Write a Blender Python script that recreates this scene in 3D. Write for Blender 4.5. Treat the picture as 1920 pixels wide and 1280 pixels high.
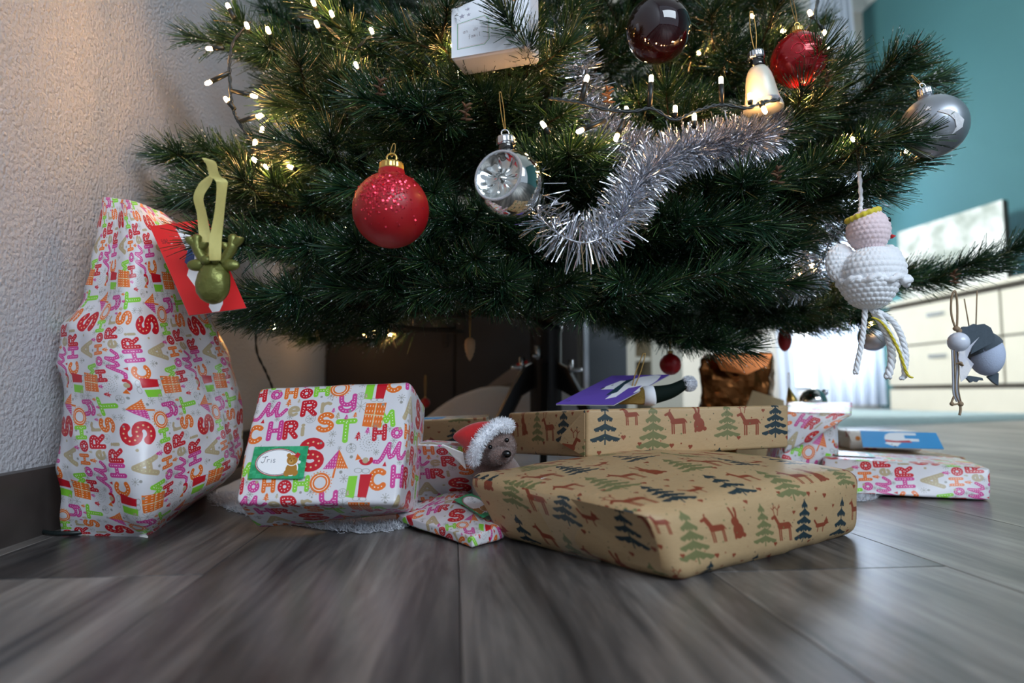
import bpy, math, random
import numpy as np
from mathutils import Vector, noise as mnoise

for o in list(bpy.data.objects):
    bpy.data.objects.remove(o)
scene = bpy.context.scene
RS = np.random.RandomState(7)
rnd = random.Random(11)

# ------------------------------------------------------------------ camera, world, lights, exposure
CAM_H = 0.14
F_PX = 1200.0
PITCH = math.atan(98.0 / F_PX)          # horizon a little below the middle
ROOM_ROT = math.radians(5.24)           # the room is turned a little against the view

cam_d = bpy.data.cameras.new('camera')
cam_d.sensor_width = 36.0
cam_d.lens = 36.0 * F_PX / 1920.0
cam_d.clip_start = 0.02
cam_d.clip_end = 60
cam_d.dof.use_dof = True
cam_d.dof.focus_distance = 0.68
cam_d.dof.aperture_fstop = 3.7
cam = bpy.data.objects.new('camera', cam_d)
cam.location = (0, 0, CAM_H)
cam.rotation_euler = (math.pi / 2 + PITCH, 0, 0)
scene.collection.objects.link(cam)
scene.camera = cam

world = bpy.data.worlds.new('World')
scene.world = world
world.use_nodes = True
bg = world.node_tree.nodes['Background']
bg.inputs[0].default_value = (0.68, 0.81, 1.0, 1)
bg.inputs[1].default_value = 0.58

vs = scene.view_settings
vs.view_transform = 'Standard'
vs.look = 'None'
vs.exposure = 0.0
vs.gamma = 1.0
vs.use_curve_mapping = False


def room(u, v, z=0.0):
    c, s = math.cos(ROOM_ROT), math.sin(ROOM_ROT)
    return Vector((u * c - v * s, u * s + v * c, z))


def area_light(name, loc, target, sx, sy, power, col):
    d = bpy.data.lights.new(name, 'AREA')
    d.shape = 'RECTANGLE'
    d.size, d.size_y = sx, sy
    d.energy = power
    d.color = col
    o = bpy.data.objects.new(name, d)
    o.location = loc
    o.rotation_euler = (Vector(target) - Vector(loc)).to_track_quat('-Z', 'Y').to_euler()
    scene.collection.objects.link(o)
    return o


area_light('daylight_window_back', room(3.78, 6.14, 1.5), room(1.6, 0.0, 0.3), 0.65, 2.6, 110, (0.86, 0.94, 1.0))
area_light('daylight_window_front', room(1.25, -1.9, 1.8), room(0.2, 1.0, 0.35), 2.2, 1.3, 78, (0.78, 0.89, 1.0))
area_light('added_side_fill', room(-0.38, 4.3, 1.3), room(3.9, 4.3, 0.6), 1.5, 1.0, 280, (0.86, 0.94, 1.0))  # fill light added to brighten the dresser and teal wall

# ------------------------------------------------------------------ helpers
SP, CP = math.sin(PITCH), math.cos(PITCH)


def P(px, py, D):
    """the place seen at photo pixel (px, py), D metres ahead"""
    u, w = (px - 960) / F_PX, (640 - py) / F_PX
    y, z = CP - w * SP, SP + w * CP
    return np.array((u * D / y, D, CAM_H + z * D / y))


def G(px, py, z0=0.0):
    """the place on the level z0 seen at photo pixel (px, py)"""
    u, w = (px - 960) / F_PX, (640 - py) / F_PX
    y, z = CP - w * SP, SP + w * CP
    t = (z0 - CAM_H) / z
    return np.array((u * t, y * t, z0))


def proj(p):
    x, y, z = p[0], p[1], p[2] - CAM_H
    d = y * CP + z * SP
    up = -y * SP + z * CP
    return 960 + F_PX * x / d, 640 - F_PX * up / d


def unit(v):
    v = np.asarray(v, float)
    n = np.linalg.norm(v)
    return v / n if n > 1e-12 else v


def srgb(r, g=None, b=None):
    if g is None:
        r = r.lstrip('#')
        r, g, b = (int(r[i:i + 2], 16) for i in (0, 2, 4))
    f = lambda c: (c / 255) / 12.92 if c / 255 <= 0.04045 else (((c / 255) + 0.055) / 1.055) ** 2.4
    return (f(r), f(g), f(b), 1.0)


class MB:
    """collects vertices, faces and uvs for one mesh"""
    def __init__(self):
        self.v, self.f, self.uv, self.n = [], [], None, 0

    def add(self, verts, faces):
        b = self.n
        for p in verts:
            self.v.append((float(p[0]), float(p[1]), float(p[2])))
        self.n = len(self.v)
        for f in faces:
            self.f.append(tuple(i + b for i in f))
        return b

    def grid(self, pts, wrap_u=False, wrap_v=False):
        pts = np.asarray(pts)
        nv, nu = pts.shape[:2]
        fs = []
        for j in range(nv - (0 if wrap_v else 1)):
            for i in range(nu - (0 if wrap_u else 1)):
                a, b = j * nu + i, j * nu + (i + 1) % nu
                c, d = ((j + 1) % nv) * nu + (i + 1) % nu, ((j + 1) % nv) * nu + i
                fs.append((a, b, c, d))
        return self.add(pts.reshape(-1, 3), fs)

    def lathe(self, prof, centre=(0, 0, 0), axis=(0, 0, 1), n=32, fn=None):
        """prof: [(radius, height)]; bottom to top"""
        ax = unit(axis)
        e1 = unit(np.cross(ax, (0.0, 1.0, 0.0)) if abs(ax[1]) < 0.9 else np.cross(ax, (1.0, 0, 0)))
        e2 = np.cross(ax, e1)
        c = np.asarray(centre, float)
        pts = []
        for j, (r, h) in enumerate(prof):
            row = []
            for i in range(n):
                a = 2 * math.pi * i / n
                rr, hh = (r, h) if fn is None else fn(r, h, a, j)
                row.append(c + ax * hh + (e1 * math.cos(a) + e2 * math.sin(a)) * rr)
            pts.append(row)
        b = self.grid(np.array(pts), wrap_u=True)
        if prof[0][0] > 1e-6:
            self.f.append(tuple(b + i for i in reversed(range(n))))
        if prof[-1][0] > 1e-6:
            k = b + (len(prof) - 1) * n
            self.f.append(tuple(k + i for i in range(n)))
        return self

    def ball(self, c, r, n=24, m=14, scale=(1, 1, 1), axis=(0, 0, 1), fn=None):
        prof = [(r * max(1e-5, math.sin(math.pi * j / m)), -r * math.cos(math.pi * j / m)) for j in range(m + 1)]
        b = self.n
        self.lathe(prof, (0, 0, 0), axis, n, fn)
        for i in range(b, self.n):
            p = self.v[i]
            self.v[i] = tuple(c[k] + p[k] * scale[k] for k in range(3))
        return self

    def tube(self, path, r, n=8, closed=False, caps=True):
        path = [np.asarray(p, float) for p in path]
        m = len(path)
        rs = r if hasattr(r, '__len__') else [r] * m
        up = None
        rows = []
        for i, p in enumerate(path):
            a = path[(i - 1) % m] if closed else path[max(i - 1, 0)]
            b = path[(i + 1) % m] if closed else path[min(i + 1, m - 1)]
            t = unit(b - a)
            if up is None:
                up = unit(np.cross(t, (0.0, 0, 1)) if abs(t[2]) < 0.9 else np.cross(t, (1.0, 0, 0)))
            up = unit(up - t * np.dot(up, t))
            s = np.cross(t, up)
            rows.append([p + (up * math.cos(2 * math.pi * k / n) + s * math.sin(2 * math.pi * k / n)) * rs[i] for k in range(n)])
        b = self.grid(np.array(rows), wrap_u=True, wrap_v=closed)
        if caps and not closed:
            self.f.append(tuple(b + i for i in reversed(range(n))))
            self.f.append(tuple(b + (m - 1) * n + i for i in range(n)))
        return self

    def box(self, lo, hi):
        x0, y0, z0 = lo
        x1, y1, z1 = hi
        self.add([(x0, y0, z0), (x1, y0, z0), (x1, y1, z0), (x0, y1, z0), (x0, y0, z1), (x1, y0, z1), (x1, y1, z1), (x0, y1, z1)],
                 [(0, 3, 2, 1), (4, 5, 6, 7), (0, 1, 5, 4), (1, 2, 6, 5), (2, 3, 7, 6), (3, 0, 4, 7)])
        return self

    def prism(self, pts, off):
        """a polygon given by 3-D points, thickened by the vector off"""
        n = len(pts)
        off = np.asarray(off, float)
        a = [np.asarray(p, float) for p in pts]
        self.add(a + [p + off for p in a], [tuple(reversed(range(n)))] + [tuple(range(n, 2 * n))] +
                 [(i, (i + 1) % n, n + (i + 1) % n, n + i) for i in range(n)])
        return self


BASE = {}


def base_of(o):
    while o.parent is not None:
        o = o.parent
    return BASE[o.name]


def tag(o, label=None, cat=None, group=None, kind=None):
    for k, v in (('label', label), ('category', cat), ('group', group), ('kind', kind)):
        if v:
            o[k] = v
    return o


def thing(name, loc, label, cat, group=None):
    o = bpy.data.objects.new(name, None)
    o.empty_display_size = 0.02
    o.location = [float(c) for c in loc]
    scene.collection.objects.link(o)
    BASE[o.name] = np.asarray(loc, float)
    return tag(o, label, cat, group)


def planar_uv(mb, e1, e2, tile, off=(0, 0)):
    mb.uv = [((np.dot(mb.v[i], e1) + off[0]) / tile[0], (np.dot(mb.v[i], e2) + off[1]) / tile[1]) for f in mb.f for i in f]
    return mb


def build(name, mb, mat, parent=None, loc=None, smooth=True, kind=None, label=None):
    """links mb (world coordinates) as one mesh, a part of parent or a thing of its own"""
    v = np.array(mb.v)
    if parent is not None:
        b = base_of(parent)
    else:
        b = np.asarray(loc, float) if loc is not None else np.array((v[:, 0].mean(), v[:, 1].mean(), v[:, 2].min()))
    me = bpy.data.meshes.new(name)
    me.from_pydata([tuple(p) for p in (v - b)], [], mb.f)
    if mb.uv is not None:
        lay = me.uv_layers.new(name='UVMap')
        lay.data.foreach_set('uv', np.asarray(mb.uv, np.float32).ravel())
    me.polygons.foreach_set('use_smooth', [smooth] * len(me.polygons))
    me.materials.append(mat)
    me.update()
    o = bpy.data.objects.new(name, me)
    scene.collection.objects.link(o)
    if parent is None:
        o.location = [float(c) for c in b]
        BASE[o.name] = b
    else:
        o.parent = parent
    return tag(o, label=label, kind=kind)


def quads_object(name, V, mat, parent, kind=None, smooth=False):
    """V: (n, 4, 3) loose quads in world coordinates; quick for very many"""
    n = len(V)
    me = bpy.data.meshes.new(name)
    me.vertices.add(4 * n)
    me.vertices.foreach_set('co', (V.reshape(-1, 3) - base_of(parent)).astype(np.float32).ravel())
    me.loops.add(4 * n)
    me.loops.foreach_set('vertex_index', np.arange(4 * n, dtype=np.int32))
    me.polygons.add(n)
    me.polygons.foreach_set('loop_start', np.arange(0, 4 * n, 4, dtype=np.int32))
    me.update(calc_edges=True)
    me.materials.append(mat)
    o = bpy.data.objects.new(name, me)
    scene.collection.objects.link(o)
    o.parent = parent
    return tag(o, kind=kind)


def smooth_path(pts, n=8, closed=False):
    pts = [np.asarray(p, float) for p in pts]
    m = len(pts)
    out = []
    for i in range(m if closed else m - 1):
        p0 = pts[(i - 1) % m] if closed or i > 0 else pts[0]
        p1, p2 = pts[i], pts[(i + 1) % m]
        p3 = pts[(i + 2) % m] if closed or i + 2 < m else pts[-1]
        for k in range(n):
            t = k / n
            out.append(0.5 * ((2 * p1) + (p2 - p0) * t + (2 * p0 - 5 * p1 + 4 * p2 - p3) * t * t + (3 * p1 - p0 - 3 * p2 + p3) * t ** 3))
    if not closed:
        out.append(pts[-1])
    return out


# ------------------------------------------------------------------ materials
def new_mat(name):
    m = bpy.data.materials.new(name)
    m.use_nodes = True
    return m, m.node_tree, m.node_tree.nodes['Principled BSDF']


def pmat(name, col, rough=0.5, metal=0.0, noise_scale=None, noise_amt=0.15, bump=0.0, bump_scale=60, emit=None, estr=0.0,
         spec=None, coat=0.0, trans=0.0, alpha=1.0, sss=0.0, sheen=0.0, coords='Object'):
    m, nt, b = new_mat(name)
    col = col if len(col) == 4 else (*col, 1)
    b.inputs['Base Color'].default_value = col
    b.inputs['Roughness'].default_value = rough
    b.inputs['Metallic'].default_value = metal
    if spec is not None:
        b.inputs['Specular IOR Level'].default_value = spec
    b.inputs['Coat Weight'].default_value = coat
    b.inputs['Transmission Weight'].default_value = trans
    b.inputs['Alpha'].default_value = alpha
    b.inputs['Sheen Weight'].default_value = sheen
    if sss:
        b.inputs['Subsurface Weight'].default_value = sss
        b.inputs['Subsurface Radius'].default_value = (0.01, 0.01, 0.01)
    if emit is not None:
        b.inputs['Emission Color'].default_value = emit if len(emit) == 4 else (*emit, 1)
        b.inputs['Emission Strength'].default_value = estr
    tc = nt.nodes.new('ShaderNodeTexCoord')
    if noise_scale:
        n = nt.nodes.new('ShaderNodeTexNoise')
        n.inputs['Scale'].default_value = noise_scale
        n.inputs['Detail'].default_value = 5
        nt.links.new(tc.outputs[coords], n.inputs['Vector'])
        mp = nt.nodes.new('ShaderNodeMapRange')
        mp.inputs['To Min'].default_value = 1 - noise_amt
        mp.inputs['To Max'].default_value = 1 + noise_amt
        nt.links.new(n.outputs['Fac'], mp.inputs['Value'])
        mx = nt.nodes.new('ShaderNodeMix')
        mx.data_type = 'RGBA'
        mx.blend_type = 'MULTIPLY'
        mx.inputs['Factor'].default_value = 1
        mx.inputs[6].default_value = col
        nt.links.new(mp.outputs['Result'], mx.inputs[7])
        nt.links.new(mx.outputs[2], b.inputs['Base Color'])
    if bump:
        n = nt.nodes.new('ShaderNodeTexNoise')
        n.inputs['Scale'].default_value = bump_scale
        n.inputs['Detail'].default_value = 4
        nt.links.new(tc.outputs[coords], n.inputs['Vector'])
        bp = nt.nodes.new('ShaderNodeBump')
        bp.inputs['Strength'].default_value = bump
        bp.inputs['Distance'].default_value = 0.004
        nt.links.new(n.outputs['Fac'], bp.inputs['Height'])
        nt.links.new(bp.outputs['Normal'], b.inputs['Normal'])
    return m


def img_mat(name, arr, rough=0.42, spec=0.5, bump=0.25, bump_scale=35, interp='Cubic'):
    h, w = arr.shape[:2]
    im = bpy.data.images.new(name, w, h)
    px = np.ones((h, w, 4), np.float32)
    px[..., :3] = np.clip(arr, 0, 1)
    im.pixels.foreach_set(px.ravel())
    im.update()
    m, nt, b = new_mat(name)
    t = nt.nodes.new('ShaderNodeTexImage')
    t.image = im
    t.interpolation = interp
    nt.links.new(t.outputs['Color'], b.inputs['Base Color'])
    b.inputs['Roughness'].default_value = rough
    b.inputs['Specular IOR Level'].default_value = spec
    if bump:
        tc = nt.nodes.new('ShaderNodeTexCoord')
        n = nt.nodes.new('ShaderNodeTexNoise')
        n.inputs['Scale'].default_value = bump_scale
        n.inputs['Detail'].default_value = 2
        n.inputs['Distortion'].default_value = 0.6
        nt.links.new(tc.outputs['Object'], n.inputs['Vector'])
        bp = nt.nodes.new('ShaderNodeBump')
        bp.inputs['Strength'].default_value = bump
        bp.inputs['Distance'].default_value = 0.004
        nt.links.new(n.outputs['Fac'], bp.inputs['Height'])
        nt.links.new(bp.outputs['Normal'], b.inputs['Normal'])
    return m


def stucco_mat(name, col, strength, scale):
    m, nt, b = new_mat(name)
    b.inputs['Base Color'].default_value = col
    b.inputs['Roughness'].default_value = 0.9
    tc = nt.nodes.new('ShaderNodeTexCoord')
    n1 = nt.nodes.new('ShaderNodeTexNoise')
    n1.inputs['Scale'].default_value = scale
    n1.inputs['Detail'].default_value = 6
    n1.inputs['Roughness'].default_value = 0.62
    v = nt.nodes.new('ShaderNodeTexVoronoi')
    v.inputs['Scale'].default_value = scale * 0.8
    nt.links.new(tc.outputs['Object'], n1.inputs['Vector'])
    nt.links.new(tc.outputs['Object'], v.inputs['Vector'])
    mx = nt.nodes.new('ShaderNodeMath')
    mx.operation = 'SUBTRACT'
    nt.links.new(n1.outputs['Fac'], mx.inputs[0])
    sc = nt.nodes.new('ShaderNodeMath')
    sc.operation = 'MULTIPLY'
    sc.inputs[1].default_value = 0.45
    nt.links.new(v.outputs['Distance'], sc.inputs[0])
    nt.links.new(sc.outputs[0], mx.inputs[1])
    bp = nt.nodes.new('ShaderNodeBump')
    bp.inputs['Strength'].default_value = strength
    bp.inputs['Distance'].default_value = 0.006
    nt.links.new(mx.outputs[0], bp.inputs['Height'])
    nt.links.new(bp.outputs['Normal'], b.inputs['Normal'])
    return m


def plank_mat():
    m, nt, b = new_mat('floor_plank_wood')
    tc = nt.nodes.new('ShaderNodeTexCoord')
    oi = nt.nodes.new('ShaderNodeObjectInfo')
    mul = nt.nodes.new('ShaderNodeMath')
    mul.operation = 'MULTIPLY'
    mul.inputs[1].default_value = 37.0
    nt.links.new(oi.outputs['Random'], mul.inputs[0])
    add = nt.nodes.new('ShaderNodeVectorMath')
    add.operation = 'ADD'
    nt.links.new(tc.outputs['Object'], add.inputs[0])
    nt.links.new(mul.outputs[0], add.inputs[1])
    mp = nt.nodes.new('ShaderNodeMapping')
    mp.inputs['Scale'].default_value = (1.0, 0.085, 1.0)
    nt.links.new(add.outputs[0], mp.inputs['Vector'])
    n1 = nt.nodes.new('ShaderNodeTexNoise')
    n1.inputs['Scale'].default_value = 26
    n1.inputs['Detail'].default_value = 8
    n1.inputs['Roughness'].default_value = 0.66
    n1.inputs['Distortion'].default_value = 1.1
    nt.links.new(mp.outputs[0], n1.inputs['Vector'])
    n2 = nt.nodes.new('ShaderNodeTexNoise')
    n2.inputs['Scale'].default_value = 9
    n2.inputs['Detail'].default_value = 3
    nt.links.new(mp.outputs[0], n2.inputs['Vector'])
    n3 = nt.nodes.new('ShaderNodeTexNoise')
    n3.inputs['Scale'].default_value = 120
    n3.inputs['Detail'].default_value = 4
    nt.links.new(mp.outputs[0], n3.inputs['Vector'])
    av = nt.nodes.new('ShaderNodeMath')
    av.operation = 'MULTIPLY_ADD'
    av.inputs[1].default_value = 0.55
    nt.links.new(n1.outputs['Fac'], av.inputs[0])
    h = nt.nodes.new('ShaderNodeMath')
    h.operation = 'MULTIPLY'
    h.inputs[1].default_value = 0.45
    nt.links.new(n2.outputs['Fac'], h.inputs[0])
    nt.links.new(h.outputs[0], av.inputs[2])
    av2 = nt.nodes.new('ShaderNodeMath')
    av2.operation = 'MULTIPLY_ADD'
    av2.inputs[1].default_value = 0.16
    nt.links.new(n3.outputs['Fac'], av2.inputs[0])
    nt.links.new(av.outputs[0], av2.inputs[2])
    rv = nt.nodes.new('ShaderNodeMath')
    rv.operation = 'MULTIPLY_ADD'
    rv.inputs[1].default_value = 0.12
    nt.links.new(oi.outputs['Random'], rv.inputs[0])
    nt.links.new(av2.outputs[0], rv.inputs[2])
    cr = nt.nodes.new('ShaderNodeValToRGB')
    e = cr.color_ramp.elements
    e[0].position, e[0].color = 0.42, srgb(26, 26, 28)
    e[1].position, e[1].color = 0.82, srgb(158, 152, 147)
    for p, c in ((0.54, srgb(48, 47, 48)), (0.62, srgb(78, 75, 74)), (0.71, srgb(116, 110, 106))):
        q = e.new(p)
        q.color = c
    nt.links.new(rv.outputs[0], cr.inputs['Fac'])
    nt.links.new(cr.outputs['Color'], b.inputs['Base Color'])
    b.inputs['Roughness'].default_value = 0.33
    b.inputs['Specular IOR Level'].default_value = 0.5
    bp = nt.nodes.new('ShaderNodeBump')
    bp.inputs['Strength'].default_value = 0.35
    bp.inputs['Distance'].default_value = 0.0015
    nt.links.new(av2.outputs[0], bp.inputs['Height'])
    nt.links.new(bp.outputs['Normal'], b.inputs['Normal'])
    return m


def needle_mat():
    m, nt, b = new_mat('pine_needle')
    geo = nt.nodes.new('ShaderNodeNewGeometry')
    cr = nt.nodes.new('ShaderNodeValToRGB')
    e = cr.color_ramp.elements
    e[0].position, e[0].color = 0.0, srgb(15, 46, 33)
    e[1].position, e[1].color = 1.0, srgb(62, 92, 50)
    for p, c in ((0.45, srgb(27, 64, 43)), (0.8, srgb(50, 84, 45)), (0.955, srgb(78, 108, 56)), (0.96, srgb(108, 100, 60))):
        q = e.new(p)
        q.color = c
    nt.links.new(geo.outputs['Random Per Island'], cr.inputs['Fac'])
    # specks of frost glitter stuck to the needles
    tc = nt.nodes.new('ShaderNodeTexCoord')
    vo = nt.nodes.new('ShaderNodeTexVoronoi')
    vo.inputs['Scale'].default_value = 260
    nt.links.new(tc.outputs['Object'], vo.inputs['Vector'])
    lt = nt.nodes.new('ShaderNodeMath')
    lt.operation = 'LESS_THAN'
    lt.inputs[1].default_value = 0.34
    nt.links.new(vo.outputs['Distance'], lt.inputs[0])
    sx = nt.nodes.new('ShaderNodeSeparateColor')
    nt.links.new(vo.outputs['Color'], sx.inputs[0])
    gt = nt.nodes.new('ShaderNodeMath')
    gt.operation = 'GREATER_THAN'
    gt.inputs[1].default_value = 0.8
    nt.links.new(sx.outputs[0], gt.inputs[0])
    mu = nt.nodes.new('ShaderNodeMath')
    mu.operation = 'MULTIPLY'
    nt.links.new(lt.outputs[0], mu.inputs[0])
    nt.links.new(gt.outputs[0], mu.inputs[1])
    mx = nt.nodes.new('ShaderNodeMix')
    mx.data_type = 'RGBA'
    nt.links.new(mu.outputs[0], mx.inputs['Factor'])
    nt.links.new(cr.outputs['Color'], mx.inputs[6])
    mx.inputs[7].default_value = (0.85, 0.9, 0.95, 1)
    nt.links.new(mx.outputs[2], b.inputs['Base Color'])
    b.inputs['Roughness'].default_value = 0.42
    b.inputs['Specular IOR Level'].default_value = 0.45
    return m


def crochet_mat(name, col, scale=330):
    m, nt, b = new_mat(name)
    b.inputs['Base Color'].default_value = col
    b.inputs['Roughness'].default_value = 0.9
    b.inputs['Sheen Weight'].default_value = 0.3
    tc = nt.nodes.new('ShaderNodeTexCoord')
    n = nt.nodes.new('ShaderNodeTexNoise')
    n.inputs['Scale'].default_value = scale * 3
    nt.links.new(tc.outputs['Object'], n.inputs['Vector'])
    bp = nt.nodes.new('ShaderNodeBump')
    bp.inputs['Strength'].default_value = 0.5
    bp.inputs['Distance'].default_value = 0.001
    nt.links.new(n.outputs['Fac'], bp.inputs['Height'])
    nt.links.new(bp.outputs['Normal'], b.inputs['Normal'])
    return m


M = {}
M['wall_white'] = stucco_mat('white_stucco', srgb(216, 216, 220), 0.9, 240)
M['wall_cream'] = pmat('cream_wall_paint', srgb(216, 208, 194), 0.85, noise_scale=3, noise_amt=0.04)
M['wall_teal'] = pmat('teal_wall_paint', srgb(64, 112, 114), 0.8, noise_scale=2, noise_amt=0.05)
M['ceiling'] = pmat('white_ceiling_paint', srgb(225, 225, 222), 0.9, noise_scale=4, noise_amt=0.03)
M['baseboard'] = pmat('dark_laminate', srgb(66, 60, 58), 0.45, noise_scale=24, noise_amt=0.5)
M['plank'] = plank_mat()
M['dark'] = pmat('subfloor_dark', srgb(44, 41, 39), 0.8, noise_scale=5)
M['needle'] = needle_mat()
M['twig'] = pmat('brown_twig', srgb(58, 46, 30), 0.8, noise_scale=90, noise_amt=0.4)
M['trunk'] = pmat('dark_pole', srgb(16, 20, 18), 0.5, noise_scale=40)
M['black_metal'] = pmat('black_metal', srgb(14, 14, 15), 0.35, noise_scale=50, spec=0.5)
M['steel'] = pmat('bright_steel', srgb(200, 205, 210), 0.25, 1.0, noise_scale=80, noise_amt=0.08)
M['snow'] = pmat('white_fleece', srgb(232, 236, 244), 0.95, noise_scale=180, noise_amt=0.06, bump=1.0, bump_scale=420, sheen=0.4)
M['cable'] = pmat('dark_green_cable', srgb(22, 30, 30), 0.4, noise_scale=90, noise_amt=0.3)
M['bulb'] = pmat('lit_warm_bulb', srgb(255, 226, 170), 0.3, emit=(1.0, 0.50, 0.17, 1), estr=240)
M['gold'] = pmat('gold_metal', srgb(226, 190, 110), 0.28, 1.0, noise_scale=70, noise_amt=0.1)
M['silver'] = pmat('silver_metal', srgb(214, 216, 220), 0.22, 1.0, noise_scale=70, noise_amt=0.1)
M['gold_thread'] = pmat('gold_thread', srgb(196, 158, 92), 0.4, 0.7, noise_scale=600, noise_amt=0.35)
M['tinsel'] = pmat('silver_tinsel', srgb(226, 228, 234), 0.16, 1.0)
M['white_wool'] = crochet_mat('white_wool', srgb(244, 246, 250))
M['pink_wool'] = crochet_mat('pale_pink_wool', srgb(240, 218, 222))
M['yellow_wool'] = crochet_mat('yellow_wool', srgb(224, 206, 60))
M['black_gloss'] = pmat('black_gloss', srgb(8, 8, 9), 0.12)
M['red_felt'] = pmat('red_felt', srgb(196, 16, 22), 0.9, noise_scale=300, noise_amt=0.2, sheen=0.4)


# ------------------------------------------------------------------ printed paper: motifs rasterised onto repeating sheets
class Canvas:
    """a sheet in millimetres, y upward, that repeats at its edges"""
    def __init__(self, w, h, ppm, col, lattice=((0, 0),), wrap=True):
        self.k = ppm
        self.W, self.H = int(round(w * ppm)), int(round(h * ppm))
        self.a = np.ones((self.H, self.W, 3), np.float32) * np.array(col, np.float32) / 255
        self.lat, self.wrap = lattice, wrap

    def _blend(self, x0, y0, x1, y1, sdf, col):
        for ox, oy in self.lat:
            i0, i1 = int(math.floor((x0 + ox) * self.k)) - 1, int(math.ceil((x1 + ox) * self.k)) + 2
            j0, j1 = int(math.floor((y0 + oy) * self.k)) - 1, int(math.ceil((y1 + oy) * self.k)) + 2
            if not self.wrap:
                i0, i1, j0, j1 = max(i0, 0), min(i1, self.W), max(j0, 0), min(j1, self.H)
                if i1 <= i0 or j1 <= j0:
                    continue
            xs = (np.arange(i0, i1) + 0.5) / self.k - ox
            ys = (np.arange(j0, j1) + 0.5) / self.k - oy
            X, Y = np.meshgrid(xs, ys)
            al = np.clip(0.5 - sdf(X, Y) * self.k, 0, 1)[..., None]
            I, J = np.arange(i0, i1) % self.W, np.arange(j0, j1) % self.H
            ix = np.ix_(J, I)
            self.a[ix] = self.a[ix] * (1 - al) + np.array(col, np.float32) / 255 * al

    def disc(self, x, y, r, col, ry=None):
        ry = ry or r
        self._blend(x - r, y - ry, x + r, y + ry, lambda X, Y: (np.hypot((X - x) / r, (Y - y) / ry) - 1) * min(r, ry), col)

    def ring(self, x, y, r, t, col, ry=None):
        ry = ry or r
        self._blend(x - r - t, y - ry - t, x + r + t, y + ry + t,
                    lambda X, Y: np.abs((np.hypot((X - x) / r, (Y - y) / ry) - 1) * min(r, ry)) - t / 2, col)

    def stroke(self, pts, t, col):
        pts = [tuple(map(float, p)) for p in pts]
        xs, ys = [p[0] for p in pts], [p[1] for p in pts]

        def sdf(X, Y):
            d = np.full(X.shape, 1e9)
            for (ax, ay), (bx, by) in zip(pts[:-1], pts[1:]):
                vx, vy = bx - ax, by - ay
                l2 = vx * vx + vy * vy or 1e-9
                h = np.clip(((X - ax) * vx + (Y - ay) * vy) / l2, 0, 1)
                d = np.minimum(d, np.hypot(X - ax - h * vx, Y - ay - h * vy))
            return d - t / 2
        self._blend(min(xs) - t, min(ys) - t, max(xs) + t, max(ys) + t, sdf, col)

    def poly(self, pts, col):
        pts = [tuple(map(float, p)) for p in pts]
        xs, ys = [p[0] for p in pts], [p[1] for p in pts]
        n = len(pts)

        def sdf(X, Y):
            d = np.full(X.shape, 1e9)
            ins = np.zeros(X.shape, bool)
            for i in range(n):
                (ax, ay), (bx, by) = pts[i], pts[(i + 1) % n]
                vx, vy = bx - ax, by - ay
                l2 = vx * vx + vy * vy or 1e-9
                h = np.clip(((X - ax) * vx + (Y - ay) * vy) / l2, 0, 1)
                d = np.minimum(d, np.hypot(X - ax - h * vx, Y - ay - h * vy))
                c = ((ay > Y) != (by > Y))
                if by != ay:
                    ins ^= c & (X < (bx - ax) * (Y - ay) / (by - ay) + ax)
            return np.where(ins, -d, d)
        self._blend(min(xs), min(ys), max(xs), max(ys), sdf, col)

    def dots_on(self, pts, gap, r, col):
        pts = [np.array(p, float) for p in pts]
        left = gap * 0.5
        for a, b in zip(pts[:-1], pts[1:]):
            L = np.linalg.norm(b - a)
            s = left
            while s < L:
                q = a + (b - a) * s / L
                self.disc(q[0], q[1], r, col)
                s += gap
            left = s - L


def arc(cx, cy, rx, ry, a0, a1, n=14):
    return [(cx + rx * math.cos(math.radians(a0 + (a1 - a0) * i / n)), cy + ry * math.sin(math.radians(a0 + (a1 - a0) * i / n))) for i in range(n + 1)]


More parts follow.
